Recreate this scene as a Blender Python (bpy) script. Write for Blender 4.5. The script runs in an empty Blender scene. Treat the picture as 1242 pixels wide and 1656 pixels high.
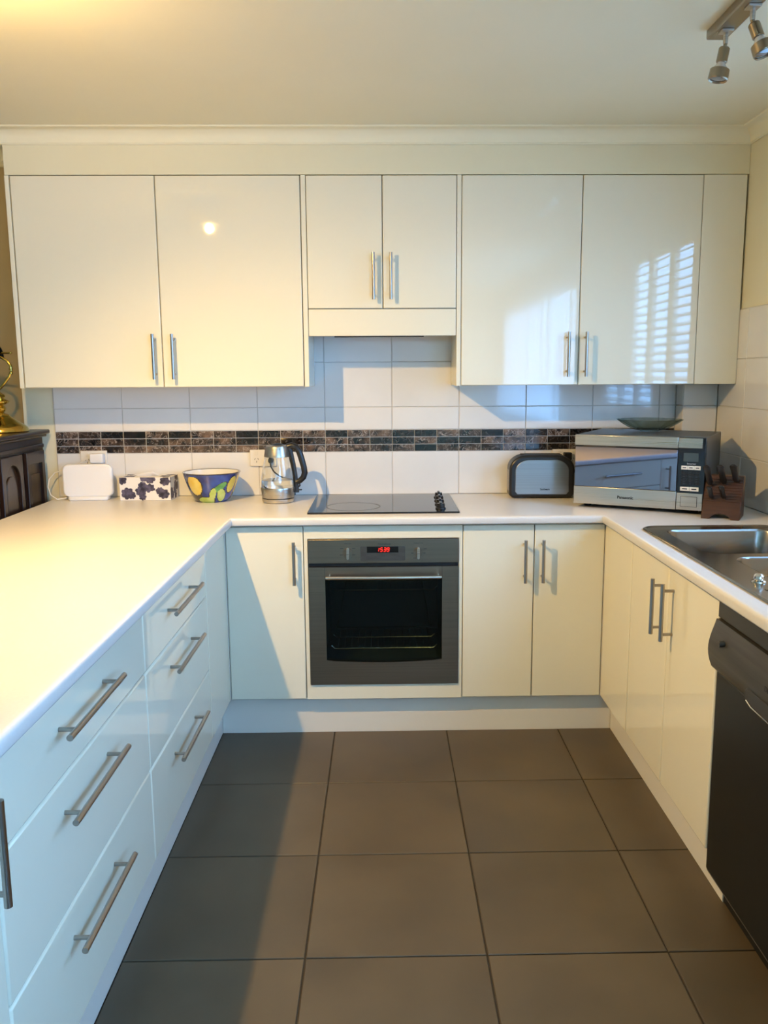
import bpy, bmesh, math, random
from mathutils import Vector, Matrix
random.seed(7)
C = bpy.context.scene.collection
SC = bpy.context.scene
PI = math.pi

# ------------------------------------------------------------------ camera
cam = bpy.data.cameras.new('camera'); camo = bpy.data.objects.new('camera', cam); C.objects.link(camo)
F = 1363.88
cam.sensor_fit = 'VERTICAL'; cam.sensor_height = 36.0; cam.lens = F / 1656 * 36.0
cam.shift_x = -23.06 / 1656; cam.shift_y = 0.0
RT = Vector((0.99980231, -0.01908682, -0.00557094)); UP = Vector((0.00855609, 0.16008514, 0.98706613))
FW = Vector((0.01794812, 0.98691866, -0.1602168))
camo.matrix_world = Matrix(((RT.x, UP.x, -FW.x, 0), (RT.y, UP.y, -FW.y, 0), (RT.z, UP.z, -FW.z, 1.38878), (0, 0, 0, 1)))
cam.clip_start = 0.02
SC.camera = camo
SC.view_settings.view_transform = 'Standard'; SC.view_settings.look = 'None'
SC.view_settings.exposure = 0.0; SC.view_settings.gamma = 1.0; SC.view_settings.use_curve_mapping = False

# ------------------------------------------------------------------ sky
w = bpy.data.worlds.new('sky'); SC.world = w; w.use_nodes = True
bg = w.node_tree.nodes['Background']
bg.inputs[0].default_value = (0.24, 0.53, 1.0, 1); bg.inputs[1].default_value = 17.0

def portal(y0, y1, z0, z1, x):
    l = bpy.data.lights.new('window_portal', 'AREA'); l.shape = 'RECTANGLE'; l.size = z1 - z0; l.size_y = y1 - y0
    l.cycles.is_portal = True
    o = bpy.data.objects.new('window_portal', l); C.objects.link(o)
    o.location = (x, (y0 + y1) / 2, (z0 + z1) / 2); o.rotation_euler = (0, PI / 2, 0)
portal(1.80, 2.87, 1.12, 2.09, 1.53)
portal(-3.0, 0.5, 0.9, 2.12, 1.53)

# key dimensions (metres)
YW, YB, YU, YC, YK = 3.689, 3.114, 3.4185, 3.089, 3.152
XL, XLC, XR, XRC, XLK, XRK = -0.595, -0.562, 0.839, 0.820, -0.638, 0.893
XRW = 1.43; ZC, ZCB = 0.869, 0.837; ZUT, ZUB, ZHD, ZHB = 2.1518, 1.3448, 1.6484, 1.543
ZDT, ZDB = 0.832, 0.151; CEIL = 2.32; ZCOR = 2.263
XULW, XCL = -1.44, -1.415

# ------------------------------------------------------------------ materials
def newmat(name):
    m = bpy.data.materials.new(name); m.use_nodes = True
    return m, m.node_tree, m.node_tree.nodes['Principled BSDF']
def pm(name, col, rough=0.5, metal=0.0, coat=0.0, **k):
    m, t, b = newmat(name)
    b.inputs['Base Color'].default_value = (*col, 1); b.inputs['Roughness'].default_value = rough
    b.inputs['Metallic'].default_value = metal; b.inputs['Coat Weight'].default_value = coat
    b.inputs['Coat Roughness'].default_value = 0.03
    for kk, v in k.items(): b.inputs[kk.replace('_', ' ')].default_value = v
    return m
def noise_mix(m, c1, c2, scale, detail=4, lo=0.35, hi=0.65, obj=True, stretch=(1, 1, 1), rough=None, bump=0, randomize=False):
    t = m.node_tree; b = t.nodes['Principled BSDF']
    tc = t.nodes.new('ShaderNodeTexCoord'); mp = t.nodes.new('ShaderNodeMapping'); mp.inputs['Scale'].default_value = stretch
    t.links.new(tc.outputs['Object'], mp.inputs['Vector'])
    n = t.nodes.new('ShaderNodeTexNoise'); n.inputs['Scale'].default_value = scale; n.inputs['Detail'].default_value = detail
    if randomize:
        oi = t.nodes.new('ShaderNodeObjectInfo'); mu = t.nodes.new('ShaderNodeMath'); mu.operation = 'MULTIPLY'; mu.inputs[1].default_value = 37.0
        cb = t.nodes.new('ShaderNodeCombineXYZ'); t.links.new(oi.outputs['Random'], mu.inputs[0])
        for i in range(3): t.links.new(mu.outputs[0], cb.inputs[i])
        t.links.new(cb.outputs[0], mp.inputs['Location'])
    t.links.new(mp.outputs[0], n.inputs['Vector'])
    r = t.nodes.new('ShaderNodeValToRGB'); r.color_ramp.elements[0].position = lo; r.color_ramp.elements[1].position = hi
    r.color_ramp.elements[0].color = (*c1, 1); r.color_ramp.elements[1].color = (*c2, 1)
    t.links.new(n.outputs['Fac'], r.inputs[0]); t.links.new(r.outputs[0], b.inputs['Base Color'])
    if rough:
        mr = t.nodes.new('ShaderNodeMapRange'); mr.inputs['To Min'].default_value = rough[0]; mr.inputs['To Max'].default_value = rough[1]
        t.links.new(n.outputs['Fac'], mr.inputs['Value']); t.links.new(mr.outputs[0], b.inputs['Roughness'])
    if bump:
        bp = t.nodes.new('ShaderNodeBump'); bp.inputs['Strength'].default_value = bump; bp.inputs['Distance'].default_value = 0.002
        t.links.new(n.outputs['Fac'], bp.inputs['Height']); t.links.new(bp.outputs[0], b.inputs['Normal'])
    return m

M = {}
M['door'] = pm('gloss_white_door', (0.80, 0.770, 0.62), 0.5, coat=1.0, Specular_IOR_Level=0.0)
M['carcass'] = pm('white_melamine', (0.78, 0.755, 0.68), 0.35)
M['bench'] = noise_mix(pm('white_laminate', (0.83, 0.80, 0.76), 0.32), (0.71, 0.695, 0.67), (0.73, 0.715, 0.69), 180, 3)
M['kick'] = pm('white_kickboard', (0.76, 0.74, 0.67), 0.35)
M['wall'] = noise_mix(pm('cream_wall_paint', (0.77, 0.73, 0.61), 0.75), (0.78, 0.73, 0.52), (0.80, 0.75, 0.54), 3, 4)
M['tan'] = noise_mix(pm('tan_wall_paint', (0.5, 0.38, 0.19), 0.75), (0.48, 0.365, 0.18), (0.53, 0.41, 0.21), 3, 4)
M['ceil'] = noise_mix(pm('ceiling_paint', (0.8, 0.77, 0.68), 0.85), (0.86, 0.81, 0.60), (0.88, 0.83, 0.62), 2, 3)
M['tile'] = noise_mix(pm('white_wall_tile', (0.80, 0.79, 0.77), 0.10, coat=0.6), (0.78, 0.77, 0.75), (0.81, 0.80, 0.78), 6, 3, bump=0.12, randomize=True)
M['grout'] = pm('grey_grout', (0.58, 0.56, 0.52), 0.9)
M['floor_grout'] = pm('dark_floor_grout', (0.035, 0.028, 0.02), 0.9)
M['floor'] = noise_mix(pm('taupe_floor_tile', (0.12, 0.1, 0.075), 0.42), (0.070, 0.053, 0.033), (0.108, 0.082, 0.050), 3.2, 6, 0.3, 0.7, rough=(0.36, 0.5), randomize=True)
M['steel'] = noise_mix(pm('brushed_steel', (0.5, 0.47, 0.43), 0.3, 1.0), (0.46, 0.44, 0.41), (0.58, 0.55, 0.52), 60, 3, stretch=(0.03, 1, 6), rough=(0.26, 0.38))
M['oven_steel'] = noise_mix(pm('oven_steel', (0.24, 0.21, 0.17), 0.3, 1.0), (0.25, 0.20, 0.15), (0.28, 0.225, 0.17), 40, 4, stretch=(0.05, 1, 5), rough=(0.28, 0.40))
M['mw_steel'] = noise_mix(pm('appliance_steel', (0.62, 0.58, 0.52), 0.3, 1.0), (0.56, 0.52, 0.46), (0.61, 0.57, 0.51), 50, 3, stretch=(0.03, 1, 6), rough=(0.24, 0.34))
M['bronze_steel'] = pm('warm_brushed_steel', (0.34, 0.28, 0.20), 0.3, 1.0)
M['toaster_steel'] = noise_mix(pm('toaster_steel', (0.36, 0.35, 0.33), 0.3, 1.0), (0.33, 0.32, 0.31), (0.37, 0.36, 0.345), 50, 3, stretch=(0.03, 1, 6), rough=(0.3, 0.38))
M['handle'] = pm('satin_steel_handle', (0.40, 0.37, 0.34), 0.28, 1.0)
M['chrome'] = pm('chrome', (0.75, 0.74, 0.72), 0.08, 1.0)
M['sink'] = pm('sink_steel', (0.30, 0.285, 0.265), 0.22, 1.0)
M['black'] = pm('black_plastic', (0.012, 0.012, 0.014), 0.32)
M['black_gloss'] = pm('black_gloss', (0.006, 0.007, 0.009), 0.08)
M['ceramic_glass'] = pm('black_ceramic_glass', (0.008, 0.010, 0.016), 0.04)
M['ring'] = pm('grey_print', (0.03, 0.032, 0.04), 0.3)
M['darkgrey'] = pm('charcoal_metal', (0.07, 0.068, 0.065), 0.35, 0.6)
M['dw_panel'] = noise_mix(pm('graphite_panel', (0.11, 0.105, 0.1), 0.34, 0.7), (0.10, 0.096, 0.09), (0.125, 0.12, 0.11), 30, 3, stretch=(1, .1, 3))
M['dw_door'] = pm('dark_dishwasher_door', (0.011, 0.011, 0.010), 0.38, 0.3)
M['white_plastic'] = pm('white_plastic', (0.85, 0.85, 0.86), 0.3)
M['outlet'] = pm('outlet_plastic', (0.80, 0.77, 0.71), 0.35)
M['slot'] = pm('dark_slot', (0.05, 0.045, 0.04), 0.6)
M['mw_side'] = pm('grey_painted_metal', (0.10, 0.105, 0.105), 0.38, 0.4)
M['mirror'] = pm('tinted_mirror_glass', (0.28, 0.26, 0.30), 0.02, 1.0)
M['lcd'] = pm('lcd_grey', (0.06, 0.08, 0.085), 0.2)
M['brass'] = pm('polished_brass', (0.62, 0.43, 0.10), 0.12, 1.0)
M['darkwood'] = noise_mix(pm('dark_stained_wood', (0.02, 0.01, 0.006), 0.32, coat=0.12), (0.008, 0.004, 0.003), (0.022, 0.010, 0.006), 14, 5, stretch=(3, 3, .4))
M['panelwood'] = noise_mix(pm('dark_panel_wood', (0.04, 0.02, 0.01), 0.32, coat=0.12), (0.014, 0.007, 0.004), (0.045, 0.023, 0.012), 10, 5, stretch=(4, 4, .4))
M['blockwood'] = noise_mix(pm('red_brown_wood', (0.07, 0.02, 0.01), 0.4), (0.036, 0.012, 0.007), (0.068, 0.023, 0.012), 20, 4, stretch=(.4, .4, 5))
M['green_shade'] = pm('dark_green_glass', (0.004, 0.014, 0.02), 0.08, coat=1.0)
M['red_led'] = pm('red_led', (0.2, 0, 0), 0.5, Emission_Color=(1, 0.02, 0.01, 1), Emission_Strength=3.0)
M['bulb'] = pm('lit_bulb', (1, 1, 1), 0.5, Emission_Color=(1, 0.72, 0.40, 1), Emission_Strength=1.0)
M['frost'] = pm('frosted_lamp_glass', (0.7, 0.7, 0.68), 0.25)
M['lens'] = pm('dark_lamp_lens', (0.06, 0.065, 0.08), 0.08, coat=1.0)
M['cable'] = pm('white_cable', (0.78, 0.76, 0.72), 0.4)
M['shutter'] = pm('white_shutter', (0.82, 0.82, 0.80), 0.35)
M['ink'] = pm('dark_lettering', (0.02, 0.02, 0.02), 0.4)
M['ink_light'] = pm('pale_lettering', (0.45, 0.45, 0.45), 0.5)
M['rack'] = pm('rack_wire', (0.55, 0.55, 0.52), 0.25, 1.0)
M['cavity'] = pm('dark_enamel', (0.035, 0.050, 0.050), 0.3)
M['paper'] = pm('white_card', (0.80, 0.78, 0.76), 0.55)
M['purple'] = noise_mix(pm('dark_purple_print', (0.03, 0.025, 0.06), 0.55), (0.02, 0.018, 0.04), (0.12, 0.11, 0.19), 45, 3)
M['blue_glaze'] = noise_mix(pm('blue_glaze', (0.01, 0.04, 0.25), 0.15, coat=1.0), (0.006, 0.02, 0.15), (0.015, 0.07, 0.34), 22, 3)
M['yellow_glaze'] = noise_mix(pm('yellow_glaze', (0.8, 0.6, 0.08), 0.15, coat=1.0), (0.75, 0.50, 0.04), (0.82, 0.68, 0.18), 14, 3)
M['lime_glaze'] = noise_mix(pm('lime_glaze', (0.5, 0.6, 0.1), 0.15, coat=1.0), (0.38, 0.50, 0.06), (0.62, 0.68, 0.20), 20, 3)
M['green_glaze'] = noise_mix(pm('green_glaze', (0.1, 0.35, 0.08), 0.15, coat=1.0), (0.06, 0.24, 0.05), (0.16, 0.42, 0.12), 30, 3)
M['dark_glaze'] = pm('dark_outline_glaze', (0.012, 0.014, 0.02), 0.15, coat=1.0)
M['cream_glaze'] = pm('cream_glaze', (0.84, 0.82, 0.76), 0.12, coat=1.0)

def glass(name, col=(1, 1, 1), rough=0.0, ior=1.45):
    return pm(name, col, rough, Transmission_Weight=1.0, IOR=ior)
M['glass'] = glass('clear_glass', (0.97, 0.985, 0.985))
M['bowl_glass'] = glass('green_tinted_glass', (0.86, 0.92, 0.88), 0.02)
M['water'] = glass('water', (0.97, 0.99, 1.0), 0.0, 1.33)
def thin_glass(name, tint, ior=1.5, amt=1.0, rough=0.02):
    m, t, b = newmat(name); nt = t.nodes; nt.remove(b)
    tr = nt.new('ShaderNodeBsdfTransparent'); gl = nt.new('ShaderNodeBsdfGlossy'); gl.inputs['Roughness'].default_value = rough
    lw = nt.new('ShaderNodeLayerWeight'); lw.inputs['Blend'].default_value = 0.35
    rp = nt.new('ShaderNodeValToRGB'); rp.color_ramp.elements[0].color = (*tint, 1); rp.color_ramp.elements[1].color = (tint[0] * .50, tint[1] * .56, tint[2] * .53, 1)
    fr = nt.new('ShaderNodeMath'); fr.operation = 'MULTIPLY_ADD'; fr.inputs[1].default_value = 0.45; fr.inputs[2].default_value = 0.10; pw = nt.new('ShaderNodeMath'); pw.operation = 'POWER'; pw.inputs[1].default_value = 4.0; t.links.new(lw.outputs['Facing'], pw.inputs[0]); t.links.new(pw.outputs[0], fr.inputs[0]); mx = nt.new('ShaderNodeMixShader')
    t.links.new(lw.outputs['Facing'], rp.inputs[0]); t.links.new(rp.outputs[0], tr.inputs[0])
    t.links.new(fr.outputs[0], mx.inputs[0]); t.links.new(tr.outputs[0], mx.inputs[1]); t.links.new(gl.outputs[0], mx.inputs[2]); t.links.new(mx.outputs[0], nt['Material Output'].inputs[0])
    return m
M['bowl_glass'] = thin_glass('green_tinted_glass', (0.88, 0.92, 0.90))
# oven window: dark tinted see-through pane with a clear gloss
m, t, b = newmat('oven_glass'); M['oven_glass'] = m
b.inputs['Base Color'].default_value = (0.004, 0.006, 0.007, 1); b.inputs['Roughness'].default_value = 0.04
tr = t.nodes.new('ShaderNodeBsdfTransparent'); tr.inputs[0].default_value = (0.78, 0.86, 0.84, 1)
mx = t.nodes.new('ShaderNodeMixShader'); mx.inputs[0].default_value = 0.22
t.links.new(tr.outputs[0], mx.inputs[1]); t.links.new(b.outputs[0], mx.inputs[2]); t.links.new(mx.outputs[0], t.nodes['Material Output'].inputs[0])
# brown veined marble, every piece different
m, t, b = newmat('brown_marble'); M['marble'] = m
b.inputs['Roughness'].default_value = 0.13; b.inputs['Coat Weight'].default_value = 0.5
tc = t.nodes.new('ShaderNodeTexCoord'); oi = t.nodes.new('ShaderNodeObjectInfo')
mu = t.nodes.new('ShaderNodeVectorMath'); mu.operation = 'SCALE'; mu.inputs['Scale'].default_value = 1.0
off = t.nodes.new('ShaderNodeMath'); off.operation = 'MULTIPLY'; off.inputs[1].default_value = 50; t.links.new(oi.outputs['Random'], off.inputs[0])
cb = t.nodes.new('ShaderNodeCombineXYZ'); [t.links.new(off.outputs[0], cb.inputs[i]) for i in range(3)]
ad = t.nodes.new('ShaderNodeVectorMath'); ad.operation = 'ADD'; t.links.new(tc.outputs['Object'], ad.inputs[0]); t.links.new(cb.outputs[0], ad.inputs[1])
wn = t.nodes.new('ShaderNodeTexNoise'); wn.inputs['Scale'].default_value = 22; wn.inputs['Detail'].default_value = 6; t.links.new(ad.outputs[0], wn.inputs['Vector'])
r1 = t.nodes.new('ShaderNodeValToRGB'); e = r1.color_ramp.elements
e[0].position = 0.38; e[0].color = (0.006, 0.005, 0.005, 1); e[1].position = 0.70; e[1].color = (0.12, 0.083, 0.058, 1)
t.links.new(wn.outputs['Fac'], r1.inputs[0])
# lighter or darker piece
hs = t.nodes.new('ShaderNodeMixRGB'); hs.blend_type = 'MULTIPLY'; hs.inputs[0].default_value = 1
fr = t.nodes.new('ShaderNodeMath'); fr.operation = 'FRACT'; m7 = t.nodes.new('ShaderNodeMath'); m7.operation = 'MULTIPLY'; m7.inputs[1].default_value = 7.31
t.links.new(oi.outputs['Random'], m7.inputs[0]); t.links.new(m7.outputs[0], fr.inputs[0])
rb = t.nodes.new('ShaderNodeValToRGB'); rb.color_ramp.elements[0].color = (0.18, 0.17, 0.18, 1); rb.color_ramp.elements[0].position = .25
rb.color_ramp.elements[1].color = (2.1, 1.95, 1.85, 1); t.links.new(fr.outputs[0], rb.inputs[0])
t.links.new(r1.outputs[0], hs.inputs[1]); t.links.new(rb.outputs[0], hs.inputs[2])
vn = t.nodes.new('ShaderNodeTexNoise'); vn.inputs['Scale'].default_value = 34; vn.inputs['Detail'].default_value = 5; vn.inputs['Distortion'].default_value = 1.2
t.links.new(ad.outputs[0], vn.inputs['Vector'])
vr = t.nodes.new('ShaderNodeValToRGB'); e = vr.color_ramp.elements; e[0].position = .47; e[0].color = (0, 0, 0, 1); e[1].position = .495; e[1].color = (1, 1, 1, 1)
k = e.new(.52); k.color = (0, 0, 0, 1)
t.links.new(vn.outputs['Fac'], vr.inputs[0])
sm = t.nodes.new('ShaderNodeMath'); sm.operation = 'MULTIPLY'; t.links.new(vr.outputs[0], sm.inputs[0]); t.links.new(fr.outputs[0], sm.inputs[1])
m2 = t.nodes.new('ShaderNodeMixRGB'); m2.inputs[2].default_value = (0.50, 0.42, 0.37, 1)
t.links.new(sm.outputs[0], m2.inputs[0]); t.links.new(hs.outputs[0], m2.inputs[1]); t.links.new(m2.outputs[0], b.inputs['Base Color'])

# ------------------------------------------------------------------ helpers
class MB:
    def __init__(s): s.bm = bmesh.new()
    def face(s, vs, mi=0):
        try: f = s.bm.faces.new(vs); f.material_index = mi; return f
        except ValueError: return None
    def box(s, x0, x1, y0, y1, z0, z1, mi=0, mat=None):
        v = [s.bm.verts.new((x, y, z)) for x in (x0, x1) for y in (y0, y1) for z in (z0, z1)]
        if mat is not None:
            for q in v: q.co = mat @ q.co
        for f in ((0, 1, 3, 2), (4, 6, 7, 5), (0, 4, 5, 1), (2, 3, 7, 6), (0, 2, 6, 4), (1, 5, 7, 3)): s.face([v[i] for i in f], mi)
        return s
    def cyl(s, p0, p1, r0, r1=None, seg=16, mi=0, cap=True):
        p0, p1 = Vector(p0), Vector(p1); r1 = r0 if r1 is None else r1
        d = (p1 - p0).normalized(); a = d.orthogonal().normalized(); b = d.cross(a)
        A, B = [], []
        for i in range(seg):
            t = 2 * PI * i / seg; o = a * math.cos(t) + b * math.sin(t)
            A.append(s.bm.verts.new(p0 + o * r0)); B.append(s.bm.verts.new(p1 + o * r1))
        for i in range(seg): j = (i + 1) % seg; s.face([A[i], A[j], B[j], B[i]], mi)
        if cap: s.face(A[::-1], mi); s.face(B, mi)
        return s
    def lathe(s, prof, c=(0, 0, 0), seg=32, mi=0, rx=1, ry=1, mfun=None, rfun=None, close=False):
        rings = []
        for (r, z) in prof:
            if r < 1e-6: rings.append([s.bm.verts.new((c[0], c[1], c[2] + z))] * seg); continue
            ring = []
            for i in range(seg):
                t = 2 * PI * i / seg; rr = r * (rfun(t, r, z) if rfun else 1)
                ring.append(s.bm.verts.new((c[0] + rr * rx * math.cos(t), c[1] + rr * ry * math.sin(t), c[2] + z)))
            rings.append(ring)
        pairs = list(zip(rings, rings[1:], prof, prof[1:]))
        if close: pairs.append((rings[-1], rings[0], prof[-1], prof[0]))
        for A, B, pa, pb in pairs:
            for i in range(seg):
                j = (i + 1) % seg; vs = []
                for v in (A[i], A[j], B[j], B[i]):
                    if v not in vs: vs.append(v)
                k = mfun(2 * PI * (i + .5) / seg, (pa[0] + pb[0]) / 2, (pa[1] + pb[1]) / 2) if mfun else mi
                if len(vs) > 2: s.face(vs, k)
        return s
    def tube(s, pts, r, seg=8, mi=0, cap=True, flat=1.0, up=None):
        pts = [Vector(p) for p in pts]; n = len(pts); R = r if hasattr(r, '__len__') else [r] * n
        prev = None; rings = []
        for k in range(n):
            d = (pts[min(k + 1, n - 1)] - pts[max(k - 1, 0)]).normalized()
            a = Vector(up).cross(d).normalized() if up else (d.orthogonal().normalized() if prev is None else (prev - d * prev.dot(d)).normalized())
            prev = a; b = d.cross(a)
            rings.append([s.bm.verts.new(pts[k] + (a * math.cos(2 * PI * i / seg) * flat + b * math.sin(2 * PI * i / seg)) * R[k]) for i in range(seg)])
        for A, B in zip(rings, rings[1:]):
            for i in range(seg): j = (i + 1) % seg; s.face([A[i], A[j], B[j], B[i]], mi)
        if cap: s.face(rings[0][::-1], mi); s.face(rings[-1], mi)
        return s
    def prism(s, poly, fn, a, b, mi=0):
        A = [s.bm.verts.new(fn(p[0], p[1], a)) for p in poly]; B = [s.bm.verts.new(fn(p[0], p[1], b)) for p in poly]; n = len(poly)
        for i in range(n): j = (i + 1) % n; s.face([A[i], A[j], B[j], B[i]], mi)
        s.face(A[::-1], mi); s.face(B, mi)
        return s
    def loft(s, loops, capend=True, capstart=False, mi=0):
        R = [[s.bm.verts.new(p) for p in L] for L in loops]
        for A, B in zip(R, R[1:]):
            n = len(A)
            for i in range(n): j = (i + 1) % n; s.face([A[i], A[j], B[j], B[i]], mi)
        if capend: s.face(R[-1], mi)
        if capstart: s.face(R[0][::-1], mi)
        return s
    def xf(s, mat):
        for v in s.bm.verts: v.co = mat @ v.co
        return s

def smooth(me, ang=35):
    for p in me.polygons: p.use_smooth = True
    me.set_sharp_from_angle(angle=math.radians(ang))

def wloc(o):
    v = Vector((0, 0, 0))
    while o: v = v + o.location; o = o.parent
    return v

def build(name, mb, mats, parent=None, bev=0.0, seg=2, local=False, ang=35):
    """link the collected shapes as ONE mesh object. Coordinates are world ones unless local."""
    bmesh.ops.remove_doubles(mb.bm, verts=mb.bm.verts, dist=1e-6)
    bmesh.ops.recalc_face_normals(mb.bm, faces=mb.bm.faces)
    if parent is not None and not local:
        o = wloc(parent)
        for v in mb.bm.verts: v.co -= o
    me = bpy.data.meshes.new(name); mb.bm.to_mesh(me); mb.bm.free()
    for m in (mats if isinstance(mats, (list, tuple)) else [mats]): me.materials.append(M[m] if isinstance(m, str) else m)
    smooth(me, ang)
    ob = bpy.data.objects.new(name, me); C.objects.link(ob); ob.parent = parent
    if bev:
        b = ob.modifiers.new('bevel', 'BEVEL'); b.width = bev; b.segments = seg; b.limit_method = 'ANGLE'; b.angle_limit = math.radians(40)
        b.harden_normals = False
    return ob

def thing(name, label, cat, loc=(0, 0, 0), rotz=0.0, group=None):
    o = bpy.data.objects.new(name, None); C.objects.link(o); o.location = loc; o.rotation_euler = (0, 0, rotz)
    o.empty_display_size = 0.05; o['label'] = label; o['category'] = cat
    if group: o['group'] = group
    return o
def tag(o, label, cat, group=None):
    o['label'] = label; o['category'] = cat
    if group: o['group'] = group
    return o
def struct(name, mb, mats, parent=None, bev=0.0, **k):
    o = build(name, mb, mats, parent, bev, **k)
    if parent is None: o['kind'] = 'structure'
    return o

def rrect(x0, x1, y0, y1, r, n=6):
    P = []
    for cx, cy, a in ((x1 - r, y1 - r, 0), (x0 + r, y1 - r, 90), (x0 + r, y0 + r, 180), (x1 - r, y0 + r, 270)):
        for i in range(n + 1):
            t = math.radians(a + 90 * i / n); P.append((cx + r * math.cos(t), cy + r * math.sin(t)))
    return P
def plate(name, loops, thick, mat, fn, parent, local=False, bev=0):
    """flat plate with holes: loops in 2D, fn maps (u, v, w) to 3D with w in +-thick/2"""
    cu = bpy.data.curves.new('tmp', 'CURVE'); cu.dimensions = '2D'; cu.fill_mode = 'BOTH'; cu.extrude = thick / 2
    for L in loops:
        sp = cu.splines.new('POLY'); sp.points.add(len(L) - 1)
        for p, q in zip(sp.points, L): p.co = (q[0], q[1], 0, 1)
        sp.use_cyclic_u = True
    o = bpy.data.objects.new('tmp', cu); C.objects.link(o)
    me = bpy.data.meshes.new_from_object(o.evaluated_get(bpy.context.evaluated_depsgraph_get()))
    mb = MB(); mb.bm.from_mesh(me)
    for v in mb.bm.verts: v.co = fn(*v.co)
    bpy.data.objects.remove(o); bpy.data.curves.remove(cu); bpy.data.meshes.remove(me)
    return build(name, mb, mat, parent, local=local, bev=bev)
def text(name, s, size, mat, fn, parent, local=False, thick=0.0006, shear=0, bold=0.0):
    cu = bpy.data.curves.new('tmp', 'FONT'); cu.body = s; cu.size = size; cu.align_x = 'CENTER'; cu.align_y = 'CENTER'
    cu.extrude = thick / 2; cu.shear = shear; cu.resolution_u = 3; cu.offset = bold
    o = bpy.data.objects.new('tmp', cu); C.objects.link(o)
    me = bpy.data.meshes.new_from_object(o.evaluated_get(bpy.context.evaluated_depsgraph_get()))
    mb = MB(); mb.bm.from_mesh(me)
    for v in mb.bm.verts: v.co = fn(*v.co)
    bpy.data.objects.remove(o); bpy.data.curves.remove(cu); bpy.data.meshes.remove(me)
    return build(name, mb, mat, parent, local=local)

# ================================================================== THE ROOM
XW0, YF0 = -4.3, -3.2
G = 0.44115
# floor with tiles
mb = MB(); mb.box(XW0 - .12, XRW + .13, YF0 - .12, YW + .21, -0.12, -0.004)
floor = struct('floor', mb, 'floor_grout')
me0 = None
def tile_mesh(sx, sy, th, mat, bev=0.0015):
    mb = MB(); mb.box(-sx / 2, sx / 2, -sy / 2, sy / 2, -th, 0)
    bmesh.ops.bevel(mb.bm, geom=[e for e in mb.bm.edges if all(v.co.z > -th / 2 for v in e.verts)], offset=bev, segments=1, affect='EDGES')
    bmesh.ops.recalc_face_normals(mb.bm, faces=mb.bm.faces)
    me = bpy.data.meshes.new('tile'); mb.bm.to_mesh(me); mb.bm.free(); me.materials.append(M[mat]); return me
cache = {}
def tile_obj(parent, sx, sy, th, mat, mtx, name='tile'):
    key = (round(sx, 4), round(sy, 4), th, mat)
    if key not in cache: cache[key] = tile_mesh(sx, sy, th, mat, 0.0015 if mat != 'marble' else 0.0008)
    o = bpy.data.objects.new(name, cache[key]); C.objects.link(o); o.parent = parent; o.matrix_local = mtx
    return o
gx = [-0.1975 + G * k for k in range(-9, 4)]; gy = [2.729 - 0.4435 * k for k in range(-1, 13)]
gx = [x for x in gx if x < XRW] ; xs = [XW0] + gx + [XRW]; ys = sorted([YF0] + [y for y in gy if y < 3.2])
ys[-1] = 3.18
for x0, x1 in zip(xs, xs[1:]):
    for y0, y1 in zip(ys, ys[1:]):
        if x1 < -0.70 and y0 > 0.25 and x0 > -1.35: continue      # under the peninsula
        X0, X1 = x0, x1
        if y0 > 0.9: X1 = min(x1, 0.905)
        if y0 > 0.3 and x1 > -0.66 and x0 < -.5: X0 = max(x0, -0.655)
        if X1 - X0 < 0.01: continue
        g = 0.0022
        tile_obj(floor, X1 - X0 - 2 * g, y1 - y0 - 2 * g, 0.008, 'floor', Matrix.Translation(((X0 + X1) / 2, (y0 + y1) / 2, 0.0)))

# walls
TY = YW + 0.007
mb = MB(); mb.box(-1.55, XRW + .13, TY, TY + .20, -0.004, CEIL)
wall_back = struct('wall_back', mb, ['wall'])
mb = MB(); mb.box(XW0 - .12, -1.551, TY + .08, TY + .20, -0.004, CEIL); struct('wall_dining', mb, 'tan')
mb = MB()   # grout bed behind the tiles
mb.box(-1.419, XRW + .006, TY - 0.004, TY - 0.0001, ZC - .02, 1.642)
gb = build('grout_bed', mb, 'grout', wall_back)
XD, YD = 1.283, 3.60     # boxed pipe duct in the corner
TP = 0.2918; T0 = 0.0424
rows = [(0.8693, 1.0593), (1.154, 1.2526), (1.2526, 1.4455), (1.4455, 1.640)]
RX = Matrix.Rotation(PI / 2, 4, 'X')          # tile top (+z) faces -y
cols = [-1.417] + [T0 + TP * k for k in range(-4, 5)] + [XD - .001]
for (z0, z1) in rows:
    for x0, x1 in zip(cols, cols[1:]):
        if z1 > 1.5 and (x1 < -.35 or x0 > .35): continue
        tile_obj(wall_back, x1 - x0 - .0028, z1 - z0 - .0028, 0.0065, 'tile', Matrix.Translation(((x0 + x1) / 2, YW, (z0 + z1) / 2)) @ RX)
mp, mz = TP / 3, (1.154 - 1.0593) / 3
x = T0 - 15 * mp
while x < XD - .02:
    x1 = min(x + mp, XD - .002)
    for k in range(3):
        z = 1.0593 + mz * (k + .5)
        tile_obj(wall_back, x1 - x - .003, mz - .0028, 0.0065, 'marble', Matrix.Translation(((x + x1) / 2, YW - .0004, z)) @ RX, 'marble_tile')
    x += mp
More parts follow.
